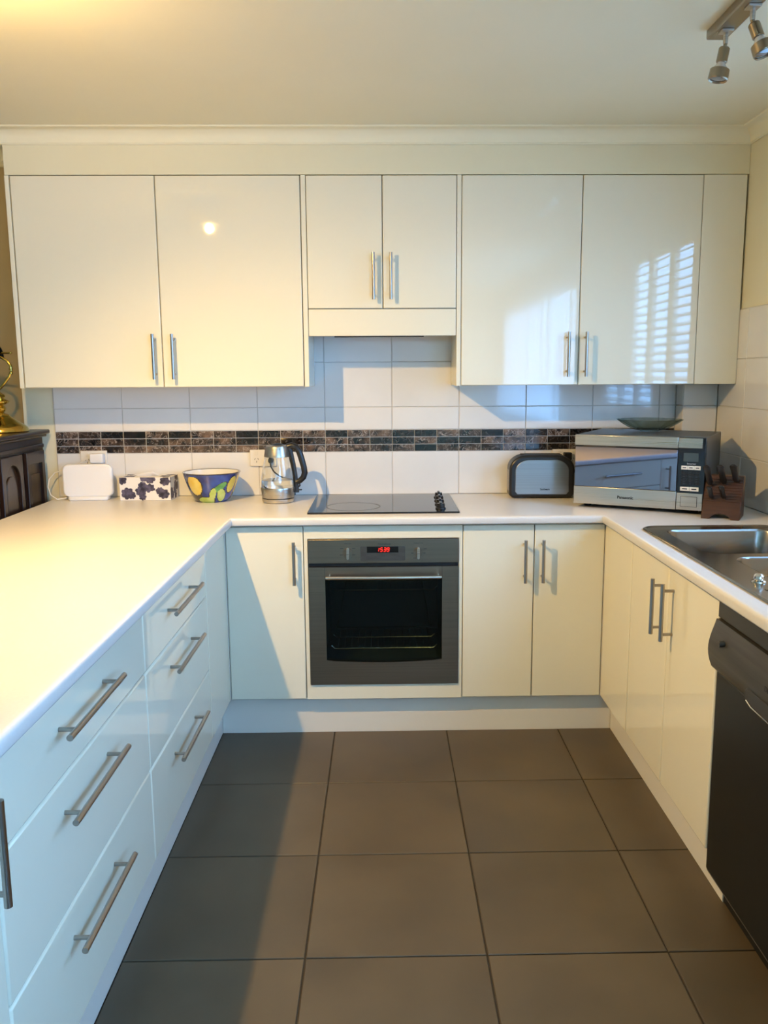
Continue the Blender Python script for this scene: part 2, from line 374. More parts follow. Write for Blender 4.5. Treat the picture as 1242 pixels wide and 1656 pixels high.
# corner duct
mb = MB(); mb.box(XD + .007, XRW + .006, YD + .007, TY - .005, ZC, ZUB - .001)
pier = struct('wall_pier', mb, 'grout')
prow = [(0.8693, 1.0593), (1.0593, 1.2526), (1.2526, ZUB - .001)]
RXL = Matrix.Rotation(-PI / 2, 4, 'Y')        # tile top faces -x
for z0, z1 in prow:
    tile_obj(pier, XRW - XD - .003, z1 - z0 - .0028, 0.0065, 'tile', Matrix.Translation(((XD + XRW) / 2, YD, (z0 + z1) / 2)) @ RX)
    tile_obj(pier, z1 - z0 - .0028, YW - YD - .008, 0.0065, 'tile', Matrix.Translation((XD, (YD + YW) / 2 + .003, (z0 + z1) / 2)) @ RXL)
# right wall with two openings
TX = XRW + 0.007
W1 = (1.80, 2.87, 1.12, 2.09); W2 = (-3.0, 0.5, 0.9, 2.12)
mb = MB()
for y0, y1, z0, z1 in ((W1[1], YW + .007, -.004, CEIL), (W1[0], W1[1], -.004, W1[2]), (W1[0], W1[1], W1[3], CEIL), (W2[1], W1[0], -.004, CEIL),
                       (W2[0], W2[1], -.004, W2[2]), (W2[0], W2[1], W2[3], CEIL), (YF0, W2[0], -.004, CEIL)):
    mb.box(TX, TX + .07, y0, y1, z0, z1)
wall_right = struct('wall_right', mb, 'wall')
mb = MB(); mb.box(TX - .004, TX - .0001, 2.90, YD + .004, ZC - .01, 1.642); mb.box(TX - .004, TX - .0001, 1.40, 2.90, ZC - .01, 1.062)
build('grout_bed', mb, 'grout', wall_right)
yj = [YD - .001, 3.335, 3.335 - TP, 2.90]
for z0, z1 in [(0.8693, 1.0593), (1.0593, 1.2526), (1.2526, 1.4455), (1.4455, 1.640)]:
    for y1, y0 in zip(yj, yj[1:]):
        tile_obj(wall_right, z1 - z0 - .0028, y1 - y0 - .0028, 0.0065, 'tile', Matrix.Translation((XRW, (y0 + y1) / 2, (z0 + z1) / 2)) @ RXL)
y1 = 2.90
while y1 > 1.45:
    y0 = max(y1 - TP, 1.40)
    tile_obj(wall_right, .19 - .0028, y1 - y0 - .0028, 0.0065, 'tile', Matrix.Translation((XRW, (y0 + y1) / 2, .9643)) @ RXL); y1 = y0
mb = MB(); mb.box(XW0 - .12, XW0, YF0, TY + .08, -.004, CEIL); struct('wall_left', mb, 'wall')
mb = MB(); mb.box(XW0 - .12, XRW + .13, YF0 - .12, YF0, -.004, CEIL); struct('wall_front', mb, 'wall')
mb = MB(); mb.box(XW0 - .12, XRW + .13, YF0 - .12, YW + .21, CEIL, CEIL + .12); struct('ceiling', mb, 'ceil')
mb = MB(); mb.box(XULW + .001, XRW + .006, YU + .004, TY - .001, ZUT + .002, CEIL - .0005); bulk = struct('wall_bulkhead', mb, 'wall')

# cornice: a cove swept along the wall tops
def cornice(name, path, side):
    """path: list of (x, y) wall corners at the ceiling; side: outward (room) normals per path point (mitred)"""
    mb = MB(); c = CEIL - ZCOR
    prof = [(0.0, ZCOR), (0.004, ZCOR), (0.006, ZCOR + .004)]
    for i in range(7):
        a = PI / 2 * i / 6; prof.append((.008 + (c - .012) * (1 - math.cos(a)), ZCOR + .005 + (c - .012) * math.sin(a)))
    prof += [(c - .002, CEIL - .006), (c, CEIL - .004), (c, CEIL - .0004)]
    R = [[mb.bm.verts.new((p[0] + n[0] * d, p[1] + n[1] * d, z)) for d, z in prof] for p, n in zip(path, side)]
    for A, B in zip(R, R[1:]):
        for i in range(len(prof) - 1): mb.face([A[i], A[i + 1], B[i + 1], B[i]])
    return struct(name, mb, 'ceil', ang=25)
yb = YU + .003
cornice('trim_1', [(XW0, TY + .079), (-1.55, TY + .079), (-1.55, TY - .001), (XULW, TY - .001), (XULW, yb), (XRW + .0065, yb), (XRW + .0065, YF0)],
        [(1, -1), (-1, -1), (-1, -1), (-1, -1), (-1, -1), (-1, -1), (-1, 1)])

# window above the sink: frame and white louvred shutters
def window(name, W, panels, pitch, blades=True):
    y0, y1, z0, z1 = W; x = TX + .032
    mb = MB(); f = .03
    mb.box(x - .031, x + .031, y0, y0 + f, z0, z1).box(x - .031, x + .031, y1 - f, y1, z0, z1).box(x - .031, x + .031, y0 + f, y1 - f, z0, z0 + f).box(x - .031, x + .031, y0 + f, y1 - f, z1 - f, z1)
    root = struct(name, mb, 'shutter')
    a, bb = y0 + f, y1 - f; wd = (bb - a) / panels
    for k in range(panels):
        p0, p1 = a + wd * k, a + wd * (k + 1); mb = MB(); s = .035
        mb.box(x - .014, x + .014, p0 + .002, p0 + s, z0 + f, z1 - f).box(x - .014, x + .014, p1 - s, p1 - .002, z0 + f, z1 - f)
        mb.box(x - .014, x + .014, p0 + s, p1 - s, z0 + f, z0 + f + .06).box(x - .014, x + .014, p0 + s, p1 - s, z1 - f - .06, z1 - f)
        pan = build('shutter_panel' if blades else 'sash', mb, 'shutter', root)
        if not blades: continue
        z = z0 + f + .06 + pitch / 2
        while z < z1 - f - .06 - pitch * .3:
            mt = Matrix.Translation((x, (p0 + p1) / 2, z)) @ Matrix.Rotation(math.radians(-27), 4, 'Y')
            mb = MB(); mb.box(-.021, .021, -(wd / 2 - s), wd / 2 - s, -.0025, .0025, mat=mt); build('louver', mb, 'shutter', pan); z += pitch
    return root
window('window_1', W1, 3, .044)
win2 = window('window_2', W2, 3, 0, blades=False)
m, t, b = newmat('sheer_white_fabric'); M['sheer'] = m
tl = t.nodes.new('ShaderNodeBsdfTranslucent'); tl.inputs[0].default_value = (0.9, 0.9, 0.9, 1); tr = t.nodes.new('ShaderNodeBsdfTransparent'); mx = t.nodes.new('ShaderNodeMixShader'); mx.inputs[0].default_value = 0.5
t.links.new(tr.outputs[0], mx.inputs[1]); t.links.new(tl.outputs[0], mx.inputs[2]); t.links.new(mx.outputs[0], t.nodes['Material Output'].inputs[0])
mb = MB(); n = 90; A = []; B = []  # unseen curtain, added to soften and dim the window's reflection in the cabinet doors
for i in range(n + 1):
    yy = W2[0] - .05 + (W2[1] - W2[0] + .10) * i / n; xx = XRW - .03 + .016 * math.sin(i * 1.9)
    A.append(mb.bm.verts.new((xx, yy, .06))); B.append(mb.bm.verts.new((xx, yy, 2.1935)))
for i in range(n): mb.face([A[i], A[i + 1], B[i + 1], B[i]])
tag(build('added_sheer_curtain', mb, 'sheer', ang=80), 'white sheer curtain added over the unseen side window to soften its light', 'curtain')
mb = MB(); mb.cyl((XRW - .03, W2[0] - .10, 2.205), (XRW - .03, W2[1] + .10, 2.205), .010, seg=12)  # unseen rod, added only to carry that curtain
for yy in (W2[0] - .08, (W2[0] + W2[1]) / 2, W2[1] + .08): mb.cyl((XRW - .03, yy, 2.205), (XRW + .006, yy, 2.205), .006, seg=8)
tag(build('added_curtain_rod', mb, 'handle'), 'unseen steel rod added to carry the white sheer curtain', 'curtain rod')

# ================================================================== CABINETS
def handle(parent, a, b, out, name='handle'):
    """bar from a to b (world), posts run back along -out to the door"""
    a, b, out = Vector(a), Vector(b), Vector(out); d = b - a
    mb = MB(); mb.cyl(a, b, .0062, seg=14)
    for t in (.12, .88): p = a + d * t; mb.cyl(p, p - out, .0046, seg=10)
    return build(name, mb, 'handle', parent)
GP = .0015
def slab_y(name, root, x0, x1, z0, z1, y=YB, th=.018, mat='door'):      # front facing -y
    mb = MB(); mb.box(x0 + GP, x1 - GP, y, y + th, z0 + GP, z1 - GP); return build(name, mb, mat, root, bev=.0032, )
def slab_x(name, root, x, y0, y1, z0, z1, sgn, th=.018, mat='door'):    # front at x, facing sgn*x
    mb = MB(); xa, xb = (x - th, x) if sgn > 0 else (x, x + th)
    mb.box(xa, xb, y0 + GP, y1 - GP, z0 + GP, z1 - GP); return build(name, mb, mat, root, bev=.0050)
HO = .034
# --- wall cabinets
yc = YU + .019; yback = YW - .001
def wall_unit(name, label, x0, x1, z0, z1, doors, ends=(), handles=()):
    root = thing(name, label, 'cabinet', ((x0 + x1) / 2, (YU + YW) / 2, z0))
    mb = MB(); xa, xb = x0, x1
    for e0, e1 in ends:
        if e0 <= x0 + 1e-6: xa = e1
        else: xb = e0
    mb.box(xa + .0005, xb - .0005, yc + .001, yback, z0 + .0005, z1)
    build('carcass', mb, 'carcass', root)
    for e0, e1 in ends:
        mb = MB(); mb.box(e0 + .0004, e1 - .0004, YU, yback, z0, z1); build('end_panel', mb, 'door', root, bev=.0012)
    for (d0, d1), h in zip(doors, handles):
        d = slab_y('door', root, d0, d1, z0, z1, YU)
        if h: handle(d, (h[0], YU - HO, h[1]), (h[0], YU - HO, h[2]), (0, -HO, 0))
    return root
wall_unit('wall_cabinet', 'wide two-door glossy wall cabinet at the far left above the router and bowl', XULW, -.2898, ZUB, ZUT,
          [(-1.421, -.8692), (-.8692, -.3105)], [(XULW, -1.423), (-.309, -.2898)], [(-.898, 1.377, 1.553), (-.822, 1.377, 1.553)])
wall_unit('wall_cabinet', 'short two-door white cabinet directly above the range hood', -.2896, .2969, ZHD, ZUT,
          [(-.2896, .0064), (.0064, .2969)], [], [(-.030, 1.681, 1.859), (.038, 1.681, 1.859)])
wall_unit('wall_cabinet', 'two-door glossy wall cabinet on the right, above the toaster and microwave', .2971, 1.2592, ZUB, ZUT,
          [(.3155, .7874), (.7874, 1.2592)], [(.2971, .3150)], [(.741, 1.379, 1.554), (.812, 1.379, 1.554)])
r = thing('filler_panel', 'narrow blank cabinet panel between right wall cabinet and side wall', 'panel', (1.345, YU, ZUB))
mb = MB(); mb.box(1.2594, XRW - .001, YU + .001, YU + .019, ZUB + .001, ZUT - .001); build('front', mb, 'door', r, bev=.002)
mb = MB(); mb.box(1.2597, XRW - .001, YU + .020, YD - .003, ZUB + .001, ZUT); build('body', mb, 'carcass', r)

# --- range hood
r = thing('range_hood', 'slim white slide-out range hood beneath the short cabinet, over the cooktop', 'range hood', (0, YU + .1, ZHB))
mb = MB(); mb.box(-.2896 + GP, .2969 - GP, YU, YU + .018, ZHB, ZHD - GP); build('front_panel', mb, 'door', r, bev=.0022)
mb = MB(); mb.box(-.287, .294, YU + .019, YW - .002, ZHB + .018, ZHD - .004); build('body', mb, 'carcass', r)
mb = MB(); mb.box(-.262, .268, YU + .03, YW - .04, ZHB + .009, ZHB + .0175); build('filter_tray', mb, 'steel', r, bev=.002)
mb = MB(); mb.box(-.19, .17, YU + .045, YU + .075, ZHB - .002, ZHB + .009); build('slot_strip', mb, 'slot', r)
mb = MB(); mb.box(.18, .245, YU + .045, YU + .085, ZHB + .002, ZHB + .009); build('switch_panel', mb, 'black', r, bev=.001)

# --- base cabinets along the back
def base_unit_y(name, label, x0, x1, doors, handles, cat='cabinet'):
    root = thing(name, label, cat, ((x0 + x1) / 2, YB + .3, 0))
    mb = MB(); mb.box(x0 + .0005, x1 - .0005, YB + .020, YW - .02, .1485, ZCB - .001); mb.box(x0 + .03, x1 - .03, YK + .02, YW - .03, 0, .1485)
    build('carcass', mb, 'carcass', root)
    for (d0, d1), h in zip(doors, handles):
        d = slab_y('door', root, d0, d1, ZDB, ZDT)
        if h: handle(d, (h, YB - HO, .613), (h, YB - HO, .777), (0, -HO, 0))
    return root
base_unit_y('base_cabinet', 'single-door base cabinet left of the oven, crossed by a slanting shadow', XL + .002, -.3007, [(XL + .002, -.3007)], [-.335])
base_unit_y('base_cabinet', 'two-door base cabinet between the oven and the right corner', .2996, XR - .001, [(.2996, .5701), (.5701, XR - .001)], [.533, .600])
# oven housing: white surround with a real opening
OX0, OX1, OZ0, OZ1 = -.2855, .2845, .209, .7835
r = thing('oven_cabinet', 'white surround cabinet that frames the built-in oven', 'cabinet', (0, YB + .3, 0))
plate('surround', [[(-.2992, ZDB), (.2982, ZDB), (.2982, ZDT), (-.2992, ZDT)], [(OX0, OZ0), (OX1, OZ0), (OX1, OZ1), (OX0, OZ1)]], .018, 'door',
      lambda u, v, q: Vector((u, YB + .009 + q, v)), r, bev=.0012)
mb = MB(); mb.box(-.3002, -.2865, YB + .020, YW - .02, .1485, ZCB - .001).box(.2855, .2992, YB + .020, YW - .02, .1485, ZCB - .001)
mb.box(-.2865, .2855, YB + .020, YW - .02, .1485, .205).box(-.2865, .2855, YB + .020, YW - .02, .79, ZCB - .001).box(-.27, .27, YK + .02, YW - .03, 0, .1485)
build('carcass', mb, 'carcass', r)

# --- right run (fronts face -x)
def base_unit_x(name, label, X, sgn, y0, y1, fronts, cat='cabinet', depth=.555):
    """fronts: list of (kind, y0, y1, z0, z1, handle)"""
    root = thing(name, label, cat, (X - sgn * .3, (y0 + y1) / 2, 0))
    mb = MB(); a, b = X - sgn * .020, X - sgn * depth; a, b = min(a, b), max(a, b)
    mb.box(a, b, y0 + .0005, y1 - .0005, .1485, ZCB - .001 if sgn > 0 else .60)
    k0, k1 = X - sgn * .075, X - sgn * (depth - .02); mb.box(min(k0, k1), max(k0, k1), y0 + .03, y1 - .03, 0, .1485)
    build('carcass', mb, 'carcass', root)
    for kind, f0, f1, z0, z1, h in fronts:
        d = slab_x(kind, root, X, f0, f1, z0, z1, sgn)
        if h: handle(d, (X + sgn * HO, h[0], h[2]), (X + sgn * HO, h[1], h[3]), (sgn * HO, 0, 0))
    return root
base_unit_x('base_cabinet', 'two-door under-sink cabinet beside the dishwasher, vertical handles close together', XR, -1, 2.031, 2.77,
            [('door', 2.400, 2.77, ZDB, ZDT, (2.443, 2.443, .613, .783)), ('door', 2.031, 2.400, ZDB, ZDT, (2.353, 2.353, .618, .789))])
r = thing('filler_panel', 'blank corner panel below the sink worktop, next to the back cabinets', 'panel', (XR, 2.94, 0))
mb = MB(); mb.box(XR, XR + .018, 2.77 + GP, YB - .002, ZDB + GP, ZDT - GP); build('front', mb, 'door', r, bev=.002)
mb = MB(); mb.box(XR - .0006, XR + .07, YB - .0005, YB + .06, ZDB, ZCB - .002); build('corner_post', mb, 'carcass', r)
mb = MB(); mb.box(XR + .0745, XR + .090, 2.775, YB - .002, 0, ZDB - .002).box(XR + .0185, XR + .078, 2.775, YB - .002, ZDB, .6); build('backing', mb, 'carcass', r)
# --- left run (fronts face +x)
YA0, YA1, YB0, YC0 = 2.0198, 2.762, 1.2014, .60
def drawers(label, y0, y1, hy0, hy1, grp=None):
    fr = []
    for z0, z1, hz in ((.6586, ZDT, .754), (.4019, .6586, .591), (ZDB, .4019, .335)):
        fr.append(('drawer', y0, y1, z0, z1, (hy0, hy1, hz, hz)))
    return base_unit_x('drawer_cabinet', label, XL, 1, y0, y1, fr, 'drawers')
drawers('three-drawer cabinet of the left peninsula nearer the back corner, smaller handles', YA0, YA1, 2.218, 2.556)
drawers('three-drawer cabinet of the left peninsula nearest the viewer, wide drawers', YB0, YA0, 1.428, 1.750)
base_unit_x('base_cabinet', 'peninsula cabinet at the left picture edge with one vertical bar handle', XL, 1, YC0, YB0,
            [('door', YC0, YB0, ZDB, ZDT, (1.153, 1.153, .613, .782))])
r = thing('filler_panel', 'blank corner panel between left drawers and the back base cabinet', 'panel', (XL, 2.94, 0))
mb = MB(); mb.box(XL - .018, XL, YA1 + GP, YB - .002, ZDB + GP, ZDT - GP); build('front', mb, 'door', r, bev=.002)
mb = MB(); mb.box(XL - .06, XL - .0185, YA1 + .004, YB - .001, ZDB, ZCB - .002); mb.box(XL - .06, XL + .0018, YB - .0005, YB + .06, ZDB, ZCB - .002); build('backing', mb, 'carcass', r)
r = thing('peninsula_back_panel', 'white panel closing the dining side of the left peninsula', 'panel', (-1.2, 2.1, 0))
mb = MB(); mb.box(-1.20, -1.18, YC0 - .01, YW - .001, 0, ZCB - .001); build('panel', mb, 'door', r, bev=.002)
mb = MB(); mb.box(-1.179, XL - .002, YC0 - .019, YC0 - .001, 0, ZCB - .001); build('end_panel', mb, 'door', r, bev=.002)

# --- kickboards
def kick(label, x0, x1, y0, y1):
    mb = MB(); mb.box(x0, x1, y0, y1, 0.0, ZDB - .004); return tag(build('kickboard', mb, 'kick', bev=.001), label, 'kickboard')
kick('long white kickboard under the oven and back cabinets', XLK + .001, XRK - .001, YK, YK + .016)
kick('white kickboard under the left peninsula drawers', XLK - .016, XLK, YC0, YK + .016)
kick('white kickboard under the sink cabinet on the right', XRK, XRK + .016, 2.032, YK + .016)

# --- worktop: rolled front edge swept around the U, flat slabs inside
SX0, SX1, SY0, SY1 = .893, 1.335, 1.62, 2.80      # sink cut-out
YE0, YE1 = YC0 - .04, .85
mb = MB(); DI = .03
prof = [(DI, ZCB), (.005, ZCB), (.0015, ZCB + .0015), (0, ZCB + .005), (0, ZC - .011)]
for i in range(1, 6):
    a = PI / 2 * i / 5; prof.append((.011 * (1 - math.cos(a)), ZC - .011 + .011 * math.sin(a)))
prof.append((DI, ZC))
def pathpt(d): return [(XLC - d, YE0), (XLC - d, YC + d), (XRC + d, YC + d), (XRC + d, YE1)]
R = [[mb.bm.verts.new((x, y, z)) for x, y in pathpt(d)] for d, z in prof]
for A, B in zip(R, R[1:]):
    for i in range(3): mb.face([A[i], A[i + 1], B[i + 1], B[i]])
xl, xr, yc2 = XLC - DI, XRC + DI, YC + DI
def slab(x0, x1, y0, y1): mb.box(x0, x1, y0, y1, ZCB, ZC)
slab(XCL, xl, YE0, yc2); slab(XCL, xl, yc2, YW - .0005); slab(xl, xr, yc2, YW - .0005); slab(xr, XRW - .0005, SY1, yc2); slab(xr, XD - .0005, yc2, YW - .0005); slab(XD - .0005, XRW - .0005, yc2, YD - .0005)
slab(xr, SX0, SY0, SY1); slab(SX1, XRW - .0005, SY0, SY1); slab(xr, XRW - .0005, YE1, SY0)
worktop = build('worktop', mb, 'bench', ang=50)
tag(worktop, 'U-shaped white laminate worktop with rounded front edge running around the kitchen', 'worktop')

# ================================================================== OVEN
r = thing('oven', 'built-in stainless steel oven with red clock and dark glass door', 'oven', (0, YB + .2, OZ0))
yo = YB - .006
g = .0022
mb = MB(); mb.box(OX0 + g, OX1 - g, yo, YB + .03, .690, OZ1 - g); cp = build('control_panel', mb, 'oven_steel', r, bev=.0012)
mb = MB(); mb.box(OX0 + g, OX1 - g, YB + .004, YB + .03, .676, .690); build('vent_gap', mb, 'black', r)
# body as an open shell (cavity visible through the glass)
mb = MB()
x0, x1, z0, z1, ya, ybk = OX0 + .004, OX1 - .004, OZ0 + .004, .672, YB + .032, YB + .50
mb.box(x0, x0 + .045, ya, ybk, z0, z1).box(x1 - .045, x1, ya, ybk, z0, z1).box(x0 + .045, x1 - .045, ya, ybk, z0, z0 + .07).box(x0 + .045, x1 - .045, ya, ybk, z1 - .035, z1).box(x0 + .045, x1 - .045, ybk - .02, ybk, z0 + .07, z1 - .035)
mb.box(x0, x1, ya, ybk, z1 + .001, OZ1 - .004)
build('body', mb, 'cavity', r)
# door: steel frame with a window whose lower edge bows
WX0, WX1, WZ0, WZ1 = -.2215, .2215, .304, .633
hole = [(WX0, WZ1), (WX0 + .001, WZ0 + .006)]
for i in range(1, 12): t = i / 12; hole.append((WX0 + (WX1 - WX0) * t, WZ0 + .004 - .009 * math.sin(PI * t)))
hole += [(WX1 - .001, WZ0 + .006), (WX1, WZ1)]
door = plate('door', [[(OX0 + g, OZ0 + g), (OX1 - g, OZ0 + g), (OX1 - g, .675), (OX0 + g, .675)], hole], .026, 'oven_steel',
             lambda u, v, q: Vector((u, yo + .013 + q, v)), r)
mb = MB(); mb.box(WX0 - .004, WX1 + .004, yo + .004, yo + .008, WZ0 - .006, WZ1 + .004); build('window_glass', mb, 'oven_glass', door)
for xx in (OX0 + .0635, OX1 - .0635):
    mb = MB(); mb.box(xx - .0006, xx + .0006, yo - .0008, yo, .636, .675); build('seam', mb, 'slot', door)
mb = MB(); ph = [(-.218, 0, 0)]
mb.tube([(-.217, yo - .030, .6400), (-.1, yo - .034, .6405), (0, yo - .035, .6405), (.1, yo - .034, .6405), (.217, yo - .030, .640)], .0068, seg=12)
for xx in (-.205, .205): mb.cyl((xx, yo - .031, .640), (xx, yo + .001, .640), .005, seg=10)
build('handle', mb, 'chrome', door)
# wire racks inside
def rack(z, y0):
    mb = MB()
    for yy in (y0, y0 + .14, y0 + .28):
        mb.tube([(-.205, yy, z + .012), (-.192, yy, z), (.192, yy, z), (.205, yy, z + .012)], .0022, seg=6)
    for i in range(15):
        xx = -.18 + .36 * i / 14; mb.cyl((xx, y0, z), (xx, y0 + .28, z), .0012, seg=5)
    build('rack', mb, 'rack', r)
rack(.572, YB + .05); rack(.338, YB + .05)
for s in (-1, 1):
    mb = MB(); mb.tube([(s * .150, YB + .30, .58), (s * .185, YB + .12, .40)], .002, seg=6); build('side_rail', mb, 'rack', r)
# clock, display, knobs
fr = lambda z=0: (lambda u, v, q: Vector((u, yo - .0008 - q, v)))
mb = MB(); mb.prism(rrect(-.0865, .0815, .699, .7545, .004, 3), lambda u, v, q: (u, q, v), yo - .0016, yo - .0002); build('display_panel', mb, 'dw_panel', cp)
mb = MB(); mb.box(-.062, .056, yo - .0026, yo - .0016, .7305, .7535); disp = build('display', mb, 'black_gloss', cp)
SEG = {'1': 'bc', '5': 'afgcd', '3': 'abgcd', '9': 'abcdfg'}
mb = MB(); yq0, yq1 = yo - .0034, yo - .0027
def seg7(ch, cx, cz, wd=.0082, hh=.0135):
    th = .0019; sh = lambda x, z: x + (z - cz) * .15
    pos = {'a': (0, hh / 2, 1), 'd': (0, -hh / 2, 1), 'g': (0, 0, 1), 'b': (wd / 2, hh / 4, 0), 'c': (wd / 2, -hh / 4, 0), 'f': (-wd / 2, hh / 4, 0), 'e': (-wd / 2, -hh / 4, 0)}
    for s in SEG[ch]:
        dx, dz, hor = pos[s]; hw, hz = (wd / 2 - .0008, th / 2) if hor else (th / 2, hh / 4 - .0006)
        P = [(cx + dx - hw, cz + dz - hz), (cx + dx + hw, cz + dz - hz), (cx + dx + hw, cz + dz + hz), (cx + dx - hw, cz + dz + hz)]
        mb.prism([(sh(*p), p[1]) for p in P], lambda u, v, q: (u, q, v), yq0, yq1)
for ch, cx in zip('1539', (-.0215, -.0075, .0055, .0175)): seg7(ch, cx, .742)
build('clock_digits', mb, 'red_led', disp)['label'] = 'red clock digits reading 15:39'
for xx, nm in ((-.134, 'FUNCTION'), (.131, 'TEMPERATURE')):
    mb = MB(); mb.cyl((xx, yo, .729), (xx, yo - .004, .729), .019, .018, seg=24); kb = build('knob_base', mb, 'oven_steel', cp)
    mb = MB(); mb.prism(rrect(xx - .0048, xx + .0048, .708, .751, .0045, 4), lambda u, v, q: (u, q, v), yo - .024, yo - .004); build('knob', mb, 'mw_steel', kb, bev=.001)
    text('lettering', nm, .0052, 'ink', fr(), cp).location = Vector((xx, 0, .765)) - Vector((0, 0, 0))
text('lettering', 'Westinghouse', .0085, 'ink', fr(), cp).location = Vector((.003, 0, .763))
for o in list(cp.children):
    if o.name.startswith('lettering'):
        o.data.transform(Matrix.Translation(wloc(cp) - Vector((0, 0, 0)))); w0 = o.location.copy(); o.location = w0 - wloc(cp)
mb = MB()
for dx, dz in ((-.157, .747), (-.158, .722), (-.112, .747), (-.112, .722), (.110, .727), (.152, .727), (.118, .708), (.157, .743)):
    mb.box(dx - .006, dx + .006, yo - .0006, yo - .0001, dz - .0009, dz + .0009)
build('dial_marks', mb, 'ink', cp)['kind'] = 'stuff'

# ================================================================== COOKTOP
zc = ZC + .001
r = thing('cooktop', 'black ceramic glass cooktop set in the worktop above the oven', 'cooktop', (0, 3.41, ZC))
mb = MB(); mb.box(-.288, .291, 3.160, 3.652, zc - .001, zc + .006); gl = build('glass_top', mb, 'ceramic_glass', r, bev=.0015)
def ringmesh(cx, cy, ra, rb):
    mb = MB(); seg = 56; A = []; B = []
    for i in range(seg):
        t = 2 * PI * i / seg; A.append(mb.bm.verts.new((cx + ra * math.cos(t), cy + ra * math.sin(t), zc + .0065))); B.append(mb.bm.verts.new((cx + rb * math.cos(t), cy + rb * math.sin(t), zc + .0065)))
    for i in range(seg): j = (i + 1) % seg; mb.face([A[i], A[j], B[j], B[i]])
    return mb
for cx, cy, rr in ((-.118, 3.305, .107),):
    build('cooking_zone_ring', ringmesh(cx, cy, rr, rr - .0032), 'ring', gl)
for k, yy in enumerate((3.235, 3.335, 3.435, 3.535)):
    xx = .2235 + .004 * k
    mb = MB(); mb.cyl((xx, yy, zc + .006), (xx, yy, zc + .011), .021, .020, seg=20).cyl((xx, yy, zc + .011), (xx, yy, zc + .027), .017, .015, seg=20)
    mb.box(xx - .0045, xx + .0045, yy - .019, yy + .019, zc + .011, zc + .032); build('knob', mb, 'black', r, bev=.001)

# ================================================================== SINK
r = thing('sink', 'stainless steel inset sink with a large and a small bowl, right worktop', 'sink', (1.1, 2.2, ZC))
big = rrect(.932, 1.298, 2.372, 2.755, .055, 8); small = rrect(.985, 1.235, 2.045, 2.325, .055, 8)
rim = plate('rim', [rrect(.873, 1.345, 1.600, 2.832, .065, 8), big, small], .003, 'sink', lambda u, v, q: Vector((u, v, ZC + .0026 + q)), r, bev=.001)
mb = MB(); L = [[(x, y, z) for x, y in rrect(.873 + d, 1.345 - d, 1.600 + d, 2.832 - d, .065 - d, 8)] for d, z in ((.0, ZC + .0042), (.004, ZC + .0062), (.009, ZC + .0062), (.013, ZC + .0042))]
mb.loft(L, capend=False); build('raised_edge', mb, 'sink', r, ang=60)
def bowl(name, x0, x1, y0, y1, depth, rr=.055):
    mb = MB(); L = []
    for d, z in ((0, .0042), (.002, .0015), (.004, -.004), (.010, -depth * .5), (.016, -depth + .03), (.024, -depth + .012), (.040, -depth + .001), (.060, -depth)):
        L.append([(x, y, ZC + z) for x, y in rrect(x0 + d, x1 - d, y0 + d, y1 - d, max(rr - d * .3, .02), 8)])
    mb.loft(L); b = build(name, mb, 'sink', r, ang=60)
    cx, cy = (x0 + x1) / 2, (y0 + y1) / 2
    mb = MB(); mb.lathe([(.0, .0015), (.018, .0015), (.03, .004), (.042, .003), (.045, .0005)], (cx, cy, ZC - depth), 24); build('drain', mb, 'chrome', b)
bowl('bowl', .932, 1.298, 2.372, 2.755, .17); bowl('small_bowl', .985, 1.235, 2.045, 2.325, .12)
mb = MB(); mb.lathe([(.0, .022), (.008, .021), (.013, .016), (.014, .010), (.010, .005), (.017, .003), (.018, 0)], (.937, 2.035, ZC + .0045), 24)
build('waste_knob', mb, 'chrome', r)
mb = MB()
for k in range(8): mb.box(.92, 1.30, 1.66 + k * .042, 1.672 + k * .042, ZC + .0042, ZC + .0065)
build('drainer_rib', mb, 'sink', r, bev=.002)['kind'] = 'stuff'
# mixer tap behind the bowls (beyond the picture edge)
mb = MB(); mb.cyl((1.375, 2.35, ZC), (1.375, 2.35, ZC + .12), .022, .018, seg=20)
mb.tube([(1.375, 2.35, ZC + .11), (1.375, 2.35, ZC + .16), (1.36, 2.35, ZC + .19), (1.30, 2.35, ZC + .20), (1.20, 2.35, ZC + .19), (1.19, 2.35, ZC + .17)], .011, seg=12)
tag(build('tap', mb, 'chrome'), 'chrome mixer tap behind the sink bowls', 'tap')

# ================================================================== DISHWASHER
r = thing('dishwasher', 'dark graphite dishwasher under the right worktop, bulging control panel', 'dishwasher', (1.1, 1.73, 0))
DY0, DY1 = 1.432, 2.029
mb = MB(); mb.box(XR + .03, 1.40, DY0 + .002, DY1 - .001, .10, ZCB - .001); mb.box(XR + .075, 1.38, DY0 + .01, DY1 - .01, 0, .10); build('body', mb, 'black', r)
mb = MB(); mb.box(XR - .002, XR + .029, DY0 + .002, DY1 - .002, .788, .831); build('top_strip', mb, 'darkgrey', r, bev=.002)
ZP0, ZP1 = .648, .783
prof = [(XR + .029, ZP1), (XR - .006, ZP1)]
for i in range(1, 12):
    t = i / 12; z = ZP1 - (ZP1 - ZP0) * t; prof.append((XR - .006 - .017 * math.sin(PI * t ** 1.15) - .002 * t, z))
prof += [(XR + .004, ZP0), (XR + .029, ZP0)]
mb = MB(); mb.prism(prof, lambda u, v, q: (u, q, v), DY0 + .002, DY1 - .002); cpn = build('control_panel', mb, 'dw_panel', r, ang=40)
mb = MB(); mb.cyl((XR - .018, 1.945, .744), (XR - .032, 1.945, .742), .0085, .0075, seg=18); build('power_button', mb, 'darkgrey', cpn, bev=.001)
mb = MB(); mb.prism(rrect(1.565, 1.80, .655, .690, .012, 4), lambda u, v, q: (q, u, v), XR - .0255, XR - .020); hr = build('handle_recess', mb, 'darkgrey', cpn, bev=.001)
